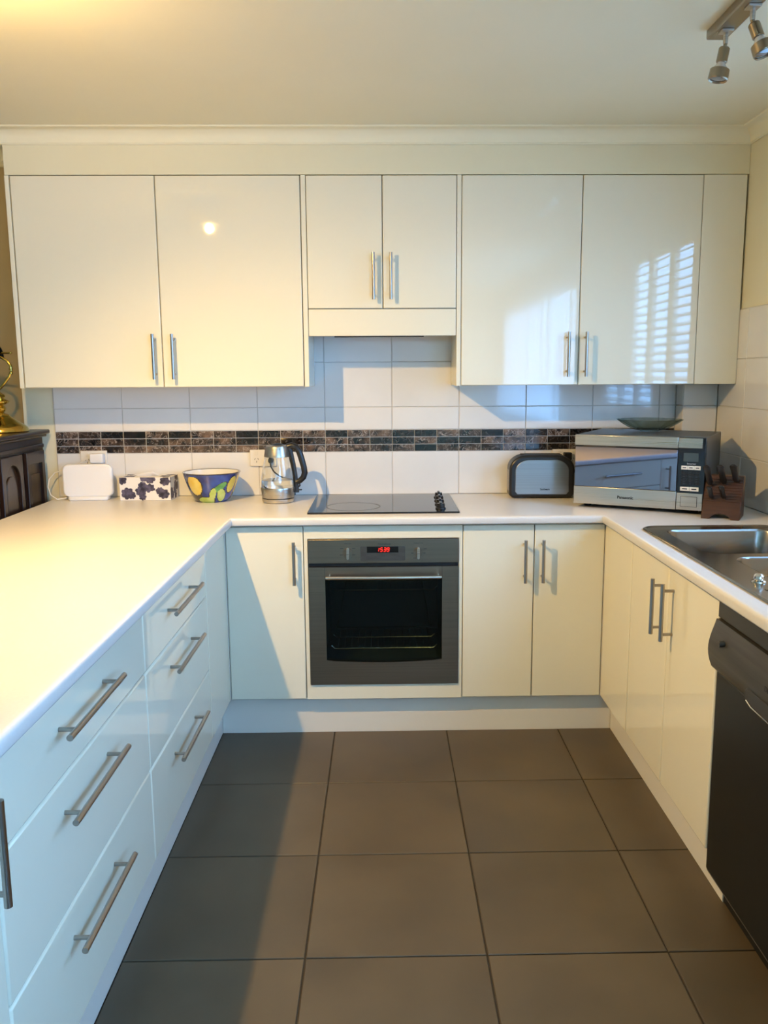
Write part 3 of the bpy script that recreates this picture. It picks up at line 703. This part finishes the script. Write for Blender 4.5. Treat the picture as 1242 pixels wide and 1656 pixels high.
mb = MB(); mb.tube([(XR - .026, 1.79, .662), (XR - .028, 1.76, .657), (XR - .028, 1.66, .656), (XR - .028, 1.60, .657), (XR - .026, 1.575, .662)], .002, seg=6); build('grip_edge', mb, 'chrome', hr)
text('lettering', 'Dishlex', .017, 'ink', lambda u, v, q: Vector((XR - .0265 - q, 1.68 - u, .722 + v)), cpn, bold=.0004)
mb = MB(); mb.box(XR + .002, XR + .029, DY0 + .002, DY1 - .002, .105, ZP0 - .002); dd = build('door', mb, 'dw_door', r, bev=.003)
mb = MB(); mb.box(XR + .055, XR + .074, DY0 + .004, DY1 - .002, .005, .099); build('kick_panel', mb, 'dw_door', r)
mb = MB(); mb.box(XR + .004, XR + .028, DY0 + .004, DY1 - .004, .1005, .1035); build('trim_strip', mb, 'steel', r)
base_unit_x('base_cabinet', 'single-door cabinet on the near side of the dishwasher', XR, -1, YE1 + .02, 1.430, [('door', YE1 + .02, 1.430, ZDB, ZDT, (1.38, 1.38, .613, .783))])

# ================================================================== MICROWAVE (local frame: x right, y into depth, z up)
ANG = math.atan2(3.062 - 3.302, 1.184 - .758); MWW, MWD, MWH = .489, .377, .288
r = thing('microwave', 'large stainless microwave turned into the right corner, mirror door reflecting cabinets', 'microwave', (.758, 3.302, ZC), ANG)
def L(*a, **k): k['local'] = True; return build(*a, **k)
mb = MB(); mb.box(.004, MWW, .020, MWD, .012, MWH); L('body', mb, 'mw_side', r, bev=.003)
for fx in (.04, MWW - .04):
    for fy in (.06, MWD - .05):
        mb = MB(); mb.cyl((fx, fy, 0), (fx, fy, .013), .014, .016, seg=14); L('foot', mb, 'black', r)
DW = .391
mb = MB(); mb.box(0, DW, -.006, .019, .246, MWH - .002); dr = L('door', mb, 'mw_steel', r, bev=.0015)
mb = MB(); mb.box(0, DW, -.006, .019, .016, .084); L('door_lower_rail', mb, 'mw_steel', dr, bev=.0015)
mb = MB(); mb.box(.001, DW - .001, .003, .019, .084, .246); L('door_core', mb, 'black', dr)
mb = MB(); mb.box(.002, DW - .001, -.004, .0028, .085, .240); L('mirror_glass', mb, 'mirror', dr, bev=.0008)
mb = MB(); mb.box(.035, .16, -.0055, -.0035, .2405, .2455); L('door_grip_slot', mb, 'slot', dr)
mb = MB(); mb.box(DW + .0015, MWW, -.004, .019, .016, MWH - .002); cp2 = L('control_panel', mb, 'black_gloss', r, bev=.001)
mb = MB(); mb.box(DW + .002, MWW - .012, -.0058, -.004, .248, MWH - .004); L('top_badge', mb, 'mw_steel', cp2, bev=.0005)
mb = MB(); mb.box(DW + .002, MWW - .004, -.0058, -.004, .017, .080); bt = L('open_button_surround', mb, 'mw_steel', cp2, bev=.0005)
mb = MB(); mb.box(DW + .0165, MWW - .0215, -.0064, -.0058, .029, .068); L('button_gap', mb, 'slot', bt)
mb = MB(); mb.box(DW + .018, MWW - .023, -.0078, -.0058, .0305, .0665); L('open_button', mb, 'mw_steel', bt, bev=.0006)
mb = MB(); mb.box(DW + .021, MWW - .024, -.005, -.004, .198, .230); L('display', mb, 'lcd', cp2)
f2 = lambda cx, cz: (lambda u, v, q: Vector((cx + u, -.0058 - q, cz + v)))
text('lettering', 'Panasonic', .0155, 'ink', lambda u, v, q: Vector((.203 + u, -.0064 - q, .049 + v)), dr, True, bold=.0006)
text('lettering', 'Inverter', .010, 'ink_light', lambda u, v, q: Vector((DW + .050 + u, -.0045 - q, .190 + v)), cp2, True)
for k in range(3):
    mb = MB(); x = DW + .0145 + k * .0232; mb.box(x, x + .0224, -.0052, -.004, .168, .1825); L('button', mb, 'outlet', cp2, bev=.0003)
    mb = MB(); mb.box(x + .005, x + .0175, -.0056, -.0052, .1735, .177); L('button_print', mb, 'ring', cp2)
for k in range(2):
    mb = MB(); x = DW + .0135 + k * .0335; mb.box(x, x + .0325, -.0052, -.004, .0885, .1035); L('button', mb, 'outlet', cp2, bev=.0003)
    mb = MB(); mb.box(x + .007, x + .025, -.0056, -.0052, .094, .098); L('button_print', mb, 'ring', cp2)
for row in range(6):
    for col in range(3):
        mb = MB(); x = DW + .0155 + col * .0225; z = .112 + row * .0088
        mb.box(x, x + .020, -.0046, -.004, z, z + .0068); L('key', mb, 'black', cp2)
        mb = MB(); mb.box(x + .0065, x + .0125, -.0050, -.0046, z + .0015, z + .005 if row < 4 else z + .003); L('key_print', mb, 'ring', cp2)

# cut glass bowl standing on the microwave
gz = ZC + MWH
r = thing('glass_bowl', 'shallow clear cut-glass bowl standing on top of the microwave', 'bowl', (1.085, 3.42, gz + .0005))
outer = [(0, .0), (.035, .0), (.038, .003), (.060, .008), (.085, .020), (.108, .034), (.128, .049)]
inner = [(.124, .0495), (.104, .038), (.082, .025), (.058, .014), (.030, .009), (0, .008)]
mb = MB(); mb.lathe(outer + inner, (0, 0, 0), 72, rfun=lambda t, rr, z: 1 + (.045 * math.cos(14 * t) * min(1, rr / .08) if rr > .04 else 0)); L('bowl', mb, 'bowl_glass', r)

# ================================================================== TOASTER
r = thing('toaster', 'rounded stainless and black two-slice toaster left of the microwave', 'toaster', (.674, 3.575, ZC), -.04)
def arch(w, h, rr, z0=0.0, n=10):
    P = [(-w, z0 + .012), (-w + .010, z0), (w - .010, z0), (w, z0 + .012)]
    for i in range(n + 1): a = PI / 2 * i / n; P.append((w - rr + rr * math.cos(a), h - rr * .80 + rr * .80 * math.sin(a)))
    for i in range(n + 1): a = PI / 2 + PI / 2 * i / n; P.append((-w + rr + rr * math.cos(a), h - rr * .80 + rr * .80 * math.sin(a)))
    return P
fy = lambda u, v, q: (u, q, v)
mb = MB(); mb.prism(arch(.137, .184, .075, .004), fy, -.052, .052); L('shell', mb, 'black', r, bev=.010, seg=3)
for s in (-1, 1):
    mb = MB(); a, b = (-.0545, -.050) if s < 0 else (.050, .0545); mb.prism(arch(.113, .165, .060, .018), fy, a, b); L('steel_face', mb, 'toaster_steel', r, bev=.002)
mb = MB(); mb.prism(arch(.1385, .150, .05, .020), fy, -.040, .040); L('side_band', mb, 'toaster_steel', r, bev=.004)
for s in (-1, 1):
    mb = MB(); mb.box(-.085, .085, s * .020 - .009, s * .020 + .009, .1805, .1848); L('slot', mb, 'slot', r)
for s in (-1, 1):
    for q in (-1, 1):
        mb = MB(); mb.box(s * .10 - .012, s * .10 + .012, q * .03 - .01, q * .03 + .01, 0, .005); L('foot', mb, 'black', r)
mb = MB(); mb.box(.136, .152, -.012, .012, .105, .120); L('lever', mb, 'black', r, bev=.003)
text('lettering', 'Sunbeam', .011, 'ink', lambda u, v, q: Vector((.012 + u, -.0550 - q, .040 + v)), r, True, bold=.0004)

# ================================================================== KETTLE
r = thing('kettle', 'glass and steel electric kettle with black handle, part filled with water', 'kettle', (-.437, 3.49, ZC))
mb = MB(); mb.lathe([(0, 0), (.058, 0), (.064, .004), (.0665, .014), (.0665, .018), (0, .018)], seg=48); L('power_base', mb, 'mw_steel', r)
mb = MB(); mb.lathe([(0, .0185), (.066, .0185), (.066, .0215), (0, .0215)], seg=48); L('base_gap', mb, 'black', r)
mb = MB(); mb.lathe([(0, .0218), (.0665, .0218), (.069, .045), (.0705, .060), (.0695, .0635), (.064, .0635), (.062, .0600), (0, .0600)], seg=48); L('lower_body', mb, 'mw_steel', r)
mb = MB(); mb.lathe([(.0685, .0638), (.0680, .085), (.0655, .110), (.0610, .140), (.0545, .172), (.0515, .1900), (.0490, .1900), (.0520, .172), (.0585, .140), (.063, .110), (.0655, .085), (.066, .0638)], seg=48, close=True); L('glass_jug', mb, 'glass', r)
mb = MB(); mb.lathe([(0, .0637), (.0652, .0637), (.0648, .085), (.0640, .0940), (0, .0940)], seg=48); L('water', mb, 'water', r)
mb = MB(); mb.lathe([(.0535, .190), (.0535, .193), (.0520, .200), (.0475, .226), (.0455, .233), (.040, .237), (.0, .239)], seg=48)
mb.lathe([(.0535, .190), (.046, .190)], seg=48); L('collar', mb, 'mw_steel', r)
mb = MB(); mb.lathe([(.0, .246), (.012, .245), (.022, .241), (.030, .237)], (.004, 0, 0), 24); L('lid', mb, 'black', r)
HP = [(.043, 0, .229), (.062, 0, .2345), (.080, 0, .229), (.092, 0, .210), (.101, 0, .180), (.110, 0, .145), (.113, 0, .122), (.107, 0, .103), (.094, 0, .090), (.076, 0, .082)]
mb = MB(); mb.tube(HP, [.012, .0125, .0118, .0115, .0112, .011, .011, .0108, .010, .010], seg=12, flat=1.15, up=(0, 1, 0))
mb.tube([(.050, 0, .222), (.057, 0, .200), (.066, 0, .160), (.0735, 0, .110), (.0765, 0, .070), (.0765, 0, .040)], [.010, .0085, .0075, .0072, .008, .009], seg=10, flat=1.3, up=(0, 1, 0))
L('handle', mb, 'black', r)
mb = MB(); mb.tube([(.082, 0, .082), (.091, 0, .078), (.092, 0, .068), (.085, 0, .062), (.080, 0, .060)], .0032, seg=8); mb.box(.080, .100, -.008, .008, .049, .0535); L('switch', mb, 'black', r, bev=.001)
# its plug in the wall outlet and the cord, seen through the glass
mb = MB(); mb.cyl((-.055, .193, .158), (-.055, .170, .158), .0155, .013, seg=18); L('plug', mb, 'black', r, bev=.001)
mb = MB(); mb.tube([(-.055, .172, .152), (-.052, .168, .130), (-.035, .160, .108), (-.010, .155, .090), (.02, .152, .080), (.05, .15, .05), (.055, .15, .010), (.04, .13, .004), (.01, .09, .004), (0, .06, .006)], .0033, seg=8); L('cord', mb, 'black', r)

# ================================================================== OUTLETS
def outlet(label, x0, x1, z0, z1, spots):
    r = thing('power_outlet', label, 'outlet', ((x0 + x1) / 2, YW, (z0 + z1) / 2))
    mb = MB(); mb.box(x0, x1, YW - .009, YW - .0015, z0, z1); p = build('plate', mb, 'outlet', r, bev=.002)
    for cx in spots:
        cz = (z0 + z1) / 2
        mb = MB(); mb.box(cx - .0055, cx + .0055, YW - .012, YW - .0091, cz + .013, cz + .029); build('switch', mb, 'outlet', p, bev=.001)
        mb = MB()
        for dx, dz, a in ((-.0068, -.004, 30), (.0068, -.004, -30), (0, -.016, 0)):
            mt = Matrix.Translation((cx + dx, YW - .0094, cz + dz)) @ Matrix.Rotation(math.radians(a), 4, 'Y'); mb.box(-.0011, .0011, -.0004, .0004, -.0038, .0038, mat=mt)
        build('socket', mb, 'slot', p)
    return r
outlet('double power outlet behind the glass kettle', -.579, -.464, .999, 1.071, (-.550, -.492))
outlet('power outlet on the tiles above the white router, two plugs in it', -1.312, -1.198, 1.000, 1.072, (-1.283, -1.225))
outlet('power outlet behind the right end of the toaster', .745, .860, .992, 1.064, (.775, .832))
# plugs
def plugthing(label, mat, boxes, cables=()):
    r = thing('plug', label, 'plug', (boxes[0][0], YW - .02, boxes[0][4]))
    mb = MB(); [mb.box(*b) for b in boxes]; build('body', mb, mat, r, bev=.004)
    return r
plugthing('white plug adaptor in the outlet above the router', 'white_plastic', [(-1.262, -1.205, YW - .045, YW - .0125, 1.020, 1.062)])
r = plugthing('black toaster plug in the outlet behind the toaster', 'black', [(.790, .825, YW - .040, YW - .0125, 1.018, 1.052)])
mb = MB(); mb.tube([(.808, YW - .035, 1.025), (.812, YW - .045, 1.00), (.815, YW - .03, .95), (.812, YW - .03, .90), (.80, YW - .035, ZC + .004), (.76, YW - .04, ZC + .004)], .003, seg=8); build('cord', mb, 'black', r)

# ================================================================== ROUTER
r = thing('router', 'white upright rounded wi-fi router at the left end of the worktop', 'router', (-1.257, 3.60, ZC), .06)
mb = MB(); mb.prism(rrect(-.104, .104, .014, .153, .026, 6), fy, -.014, .014); L('body', mb, 'white_plastic', r, bev=.007, seg=3)
mb = MB(); mb.prism(rrect(-.085, .085, -.030, .030, .02, 4), lambda u, v, q: (u, v, q), 0, .016); L('stand', mb, 'white_plastic', r, bev=.004)
mb = MB(); mb.tube([(-.09, .005, .010), (-.13, -.01, .005), (-.16, 0, .022), (-.176, .02, .055), (-.176, .04, .085), (-.155, .06, .112), (-.12, .07, .122), (-.06, .075, .125), (.0, .078, .150)], .0024, seg=8); L('cable', mb, 'cable', r)
mb = MB(); mb.tube([(-.08, .02, .060), (-.10, .04, .075), (-.09, .055, .12), (-.03, .065, .165), (.01, .072, .175)], .0016, seg=6); L('cable', mb, 'cable', r)

# ================================================================== TISSUE BOX
r = thing('tissue_box', 'rectangular tissue box printed with dark purple flowers, between router and bowl', 'box', (-1.004, 3.615, ZC), -.03)
W_, D_, H_ = .108, .058, .098
rf = random.Random(3)
blobs = [(-.075, .030, .028), (-.058, .022, .018), (-.098, .088, .022), (-.018, .040, .024), (-.010, .062, .020), (.020, .052, .022), (.028, .030, .0), (.078, .028, .024), (.062, .040, .018), (.085, .082, .022), (.022, .094, .024), (-.006, .092, .014), (-.012, .015, .016)]
white = [(.022, .018, .020), (.035, .030, .012)]
def petal(u, v):
    for a, b, q in white:
        if math.hypot(u - a, v - b) < q * (1 + .15 * math.cos(5 * math.atan2(v - b, u - a))): return False
    for a, b, q in blobs:
        if q and math.hypot(u - a, (v - b) * 1.1) < q * (.82 + .22 * abs(math.cos(3.5 * math.atan2(v - b, u - a) + a * 40))): return True
    return False
mb = MB(); N = 96; K = 44
def grid(n, k, fn, pf):
    vs = [[mb.bm.verts.new(fn(i / n, j / k)) for j in range(k + 1)] for i in range(n + 1)]
    for i in range(n):
        for j in range(k): mb.face([vs[i][j], vs[i + 1][j], vs[i + 1][j + 1], vs[i][j + 1]], 1 if pf((i + .5) / n, (j + .5) / k) else 0)
grid(N, K, lambda s, t: (-W_ + 2 * W_ * s, -D_, .001 + H_ * t), lambda s, t: petal(-W_ + 2 * W_ * s, H_ * t))
grid(40, 32, lambda s, t: (W_, -D_ + 2 * D_ * s, .001 + H_ * t), lambda s, t: petal(-.09 + .12 * s, H_ * t))
grid(40, 32, lambda s, t: (-W_, -D_ + 2 * D_ * s, .001 + H_ * t), lambda s, t: petal(-.03 + .12 * s, H_ * t))
grid(48, 24, lambda s, t: (-W_ + 2 * W_ * s, -D_ + 2 * D_ * t, .001 + H_), lambda s, t: petal(-W_ + 2 * W_ * s, .12 * t - .02) and abs(s - .5) > .25)
grid(1, 1, lambda s, t: (-W_ + 2 * W_ * s, D_, .001 + H_ * t), lambda s, t: False)
grid(1, 1, lambda s, t: (-W_ + 2 * W_ * s, -D_ + 2 * D_ * t, .001), lambda s, t: False)
L('carton', mb, ['paper', 'purple'], r)
mb = MB(); mb.tube([(-.05, 0, H_ + .0015), (-.03, 0, H_ + .004), (0, .003, H_ + .007), (.02, -.002, H_ + .012), (.04, 0, H_ + .003)], [.004, .012, .016, .012, .004], seg=8, flat=.4); L('tissue', mb, 'paper', r)

# ================================================================== CERAMIC BOWL
r = thing('ceramic_bowl', 'deep blue ceramic bowl painted with yellow lemons and green leaves', 'bowl', (-.7205, 3.545, ZC))
RO = lambda z: .066 + (.118 - .066) * (max(z - .004, 0) / .116) ** .62
ext = [(0, .003), (.045, .003), (.050, 0), (.062, 0), (.066, .004)] + [(RO(.004 + .116 * i / 44), .004 + .116 * i / 44) for i in range(1, 45)]
inn = [(.1215, .122), (.120, .1245), (.1165, .1225)] + [(RO(.004 + .116 * i / 16) - .005, .004 + .116 * i / 16 + .003) for i in range(16, 0, -1)] + [(0, .010)]
def ell(a, z, ca, cz, ra, rz, rot=0):
    da = (a - ca) * .1; dz = z - cz; c, s = math.cos(rot), math.sin(rot); u, v = da * c + dz * s, -da * s + dz * c
    return (u / ra) ** 2 + (v / rz) ** 2
def paint(t, rr, z):
    if rr < .060 and z < .02: return 5
    a = (t + PI / 2 + PI) % (2 * PI) - PI   # 0 at the front (-y)
    k = round(a / (2 * PI / 3)) * (2 * PI / 3) if abs(a) > 1.35 else 0
    a2 = a - k
    if z > .112: return 0
    f = [(ell(a2, z, -.56, .074, .034, .040, .15), 1), (ell(a2, z, -.14, .008, .045, .018), 2), (ell(a2, z, .20, .033, .014, .032, -.25), 2),
         (ell(a2, z, .62, .032, .020, .028, .3), 2), (ell(a2, z, .50, .066, .034, .013, .62), 3), (ell(a2, z, 1.05, .076, .020, .034, -.3), 1)]
    best = 0
    for v, mi in f:
        if v < 1: return mi
        if v < 1.28: best = 4
    if a2 < -.30 and z < .055 and a2 > -1.0: return 4 if (z < .055 - abs(a2 + .6) * .05) else best
    return best
mb = MB(); mb.lathe(ext, seg=192, mfun=paint); mb.lathe([ext[-1], inn[0]], seg=192, mi=4); mb.lathe(inn, seg=192, mfun=lambda t, rr, z: 4 if z > .120 else 5)
L('bowl', mb, ['blue_glaze', 'yellow_glaze', 'lime_glaze', 'green_glaze', 'dark_glaze', 'cream_glaze'], r)

# ================================================================== KNIFE BLOCK (local: x right, -y front)
KB = thing('knife_block', 'red-brown slotted wooden knife block in front of the microwave corner', 'knife block', (1.239, 3.019, ZC), ANG)
r = KB
face_ = [(-.066, 0), (-.036, 0), (-.028, .010), (-.012, .018), (.012, .018), (.028, .010), (.036, 0), (.066, 0), (.066, .150), (-.066, .150)]
mb = MB(); mb.prism(face_, lambda u, v, q: (u, (-.058 + .088 * v / .150) if q < .5 else .066, v), 0, 1)
L('block', mb, 'blockwood', r, bev=.003)
# stepped front slope with slots
slope = Vector((0, .088, .150)).normalized(); nrm = Vector((0, -.150, .088)).normalized()
for k in range(9):
    z = .060 + k * .0095; yv = -.058 + .088 * z / .150
    mb = MB(); mb.box(-.064, .064, yv - .0012, yv + .004, z, z + .0022); L('ridge', mb, 'blockwood', r)
def knife(lx, zz, ln, label, rad=.0125):
    """handle standing out of the sloped face; position in block frame"""
    mt = Matrix.Translation(KB.location) @ Matrix.Rotation(ANG, 4, 'Z')
    yv = -.058 + .088 * zz / .150
    base = mt @ Vector((lx, yv, zz)); d = (Matrix.Rotation(ANG, 4, 'Z') @ Vector((-.10, -.62, .78)).normalized())
    k = thing('kitchen_knife', label, 'knife', base, group='black-handled knives in the wooden block')
    mb = MB(); mb.tube([base + d * (.009 + t * ln) for t in (.0, .15, .4, .7, .92, 1.0)], [rad * .75, rad, rad * .9, rad, rad * 1.1, rad * .7], seg=10, flat=.62); hd = build('handle', mb, 'black', k)
    mb = MB(); mb.tube([base + d * .010, base + d * .002], [rad * .7, rad * .5], seg=8, flat=.3); build('bolster', mb, 'mw_steel', k)
knife(-.046, .112, .092, 'black knife handle at upper left of the wooden block, longest')
knife(.000, .118, .088, 'black knife handle at upper middle of the wooden block')
knife(.042, .126, .082, 'black knife handle at upper right of the wooden block')
knife(-.036, .066, .058, 'short black knife handle low on the left of the wooden block', .0100)
knife(.006, .068, .060, 'short black knife handle low in the middle of the wooden block', .0100)

# ================================================================== SIDEBOARD AND DESK LAMP
SBX = -1.452; SBT = 1.168
r = thing('sideboard', 'dark polished wooden sideboard with arched panels behind the peninsula', 'sideboard', (-1.72, 3.1, 0))
mb = MB(); mb.box(-1.98, SBX, 2.38, 3.635, .06, 1.138); build('body', mb, 'darkwood', r, bev=.003)
mb = MB(); mb.box(-1.97, SBX - .02, 2.40, 3.62, 0, .06); build('plinth', mb, 'darkwood', r)
mb = MB(); mb.box(-2.01, SBX + .022, 2.35, 3.665, 1.150, SBT); mb.box(-2.0, SBX + .012, 2.36, 3.655, 1.138, 1.150); build('top', mb, 'darkwood', r, bev=.005, seg=3)
def fx(x): return lambda u, v, q: Vector((x + q, u, v))
for y0, y1, archy in ((3.42, 3.60, 0), (3.19, 3.38, 1), (2.97, 3.15, 1), (2.74, 2.93, 0)):
    zt = 1.035 if not archy else .97; hole = [(y0 + .028, .16), (y1 - .028, .16)]
    if archy:
        rr = (y1 - y0) / 2 - .028; cy = (y0 + y1) / 2
        hole += [(cy + rr * math.cos(PI * i / 12), zt + rr * 1.2 * math.sin(PI * i / 12) ** .8) for i in range(13)]
    else: hole += [(y1 - .028, zt), (y0 + .028, zt)]
    d = plate('door', [[(y0, .10), (y1, .10), (y1, 1.085), (y0, 1.085)], hole], .016, 'darkwood', fx(SBX + .009), r, bev=.002)
    mb = MB(); mb.prism([(a, b) for a, b in hole], lambda u, v, q: (q, u, v), SBX + .0008, SBX + .004); build('inset_panel', mb, 'panelwood', d)
    cx, cz = (y0 + y1) / 2, .62
    mb = MB(); mb.prism([(cx + (a - cx) * .72, cz + (b - cz) * .90) for a, b in hole], lambda u, v, q: (q, u, v), SBX + .004, SBX + .009); build('raised_field', mb, 'panelwood', d, bev=.003)
mb = MB(); mb.box(SBX + .0005, SBX + .010, 2.40, 3.62, 1.095, 1.110); build('moulding', mb, 'darkwood', r, bev=.002)

lx, ly = -1.563, 3.49
r = thing('desk_lamp', 'polished brass desk lamp with dark glass shade standing on the sideboard', 'lamp', (lx, ly, SBT))
mb = MB(); mb.lathe([(0, 0), (.108, 0), (.110, .004), (.108, .012), (.104, .020), (.100, .024), (.082, .036), (.066, .048), (.050, .060), (.042, .066), (.040, .070), (.020, .078), (0, .078)], seg=48); L('base', mb, 'brass', r)
mb = MB(); mb.lathe([(.018, .076), (.020, .080), (.028, .088), (.030, .096), (.024, .104), (.020, .108), (.032, .114), (.044, .120), (.045, .124), (.034, .130), (.026, .134), (.030, .142), (.028, .150), (.018, .156), (.012, .160), (.010, .172), (0, .176)], seg=32); L('stem', mb, 'brass', r)
mb = MB(); mb.tube([(.0, 0, .165), (.012, 0, .176), (.034, 0, .200), (.052, 0, .222), (.063, 0, .244), (.062, 0, .266), (.050, 0, .286), (.028, 0, .300), (-.004, 0, .306)], .0055, seg=10); L('arm', mb, 'brass', r)
for k, z in enumerate((.236, .254)):
    mb = MB(); mb.lathe([(0, -.005), (.0075, -.003), (.0082, 0), (.0075, .003), (0, .005)], (.0615 + .001 * k, 0, z), 14); L('arm_bead', mb, 'brass', r)
# shade: half-round trough of dark glass, with a brass finial bar through it
mb = MB(); PA = [(.048 * math.cos(PI * i / 12), .052 * math.sin(PI * i / 12)) for i in range(13)]; PBs = [(a * .94, b * .94 - .001) for a, b in PA[::-1]]
mb.prism(PA + PBs, lambda u, v, q: (q, u, .297 + v), -.24, .018); L('shade', mb, 'green_shade', r, ang=50)
mb = MB(); mb.cyl((-.25, 0, .318), (.064, 0, .318), .0042, seg=10); mb.lathe([(0, -.006), (.006, -.003), (.0065, 0), (.006, .003), (0, .006)], (.066, 0, .318), 12); L('finial_bar', mb, 'brass', r)

# ================================================================== TRACK LIGHT (off)
r = thing('track_light', 'brushed steel ceiling spotlight bar with swivelling lamps, top right', 'light', (.93, 2.1, CEIL))
mb = MB(); mb.box(.900, .955, 1.70, 2.485, CEIL - .026, CEIL - .0005); build('bar', mb, 'bronze_steel', r, bev=.004)
def spot(x, y, tilt, label=None):
    mb = MB(); mb.box(x - .016, x + .016, y - .016, y + .016, CEIL - .032, CEIL - .0262); mb.cyl((x, y, CEIL - .028), (x, y, CEIL - .060), .0065, seg=12); jn = build('swivel_joint', mb, 'steel', r, bev=.001)
    p = Vector((x, y, CEIL - .060)); mt = Matrix.Translation(p) @ Matrix.Rotation(tilt[0], 4, 'Y') @ Matrix.Rotation(tilt[1], 4, 'X')
    mb = MB(); mb.lathe([(0, .002), (.005, .001), (.005, -.006), (.012, -.009), (.0145, -.012), (.0145, -.046), (.013, -.048), (0, -.048)], seg=24).xf(mt); hd = build('spot_head', mb, 'bronze_steel', r)
    mb = MB(); mb.lathe([(.010, -.048), (.012, -.053), (.019, -.062), (.022, -.068)], seg=24).xf(mt); build('lamp_reflector', mb, 'frost', hd)
    mb = MB(); mb.lathe([(.0225, -.064), (.0255, -.066), (.0265, -.090), (.0245, -.093), (.022, -.090), (.021, -.070)], seg=28).xf(mt); build('clip_ring', mb, 'bronze_steel', hd)
    mb = MB(); mb.lathe([(0, -.091), (.0215, -.089)], seg=24).xf(mt); build('lamp_lens', mb, 'lens', hd)
spot(.928, 2.415, (math.radians(10), 0)); spot(.934, 2.262, (math.radians(-17), math.radians(-14))); spot(.930, 1.95, (math.radians(12), 0))

# ================================================================== CEILING LAMP (lit), just outside the picture, mirrored in the wall cabinet
LX, LY, LZ = -.94, 2.0, 2.19
r = thing('ceiling_light', 'small lit bulb on a short ceiling fitting over the left peninsula', 'light', (LX, LY, CEIL))
mb = MB(); mb.lathe([(0, -.0005), (.05, -.0005), (.05, -.012), (.018, -.020), (.014, -.070), (.016, -.100), (0, -.100)], (LX, LY, CEIL + 0), 24); build('fitting', mb, 'white_plastic', r)
mb = MB(); mb.lathe([(.015, -.050), (.030, -.075), (.056, -.106), (.054, -.107), (.028, -.078), (.014, -.056)], (LX, LY, CEIL), 28); build('shade', mb, 'white_plastic', r)  # unseen lampshade, added to block upward spill and its hot spot on the ceiling
# a reflector lamp: a wide downward beam and a weaker spill around it
for kind, en in (('POINT', 27), ('SPOT', 165)):
    lp = bpy.data.lights.new('bulb_light', kind); lp.energy = en; lp.color = (1.0, 0.63, 0.215); lp.shadow_soft_size = .02
    if kind == 'SPOT': lp.spot_size = math.radians(140); lp.spot_blend = 1.0
    lo = bpy.data.objects.new('bulb_light', lp); C.objects.link(lo); lo.location = (LX, LY, LZ)
    if kind == 'SPOT': lo.rotation_euler = Vector((0.70, 0.45, -1.85)).to_track_quat('-Z', 'Y').to_euler()
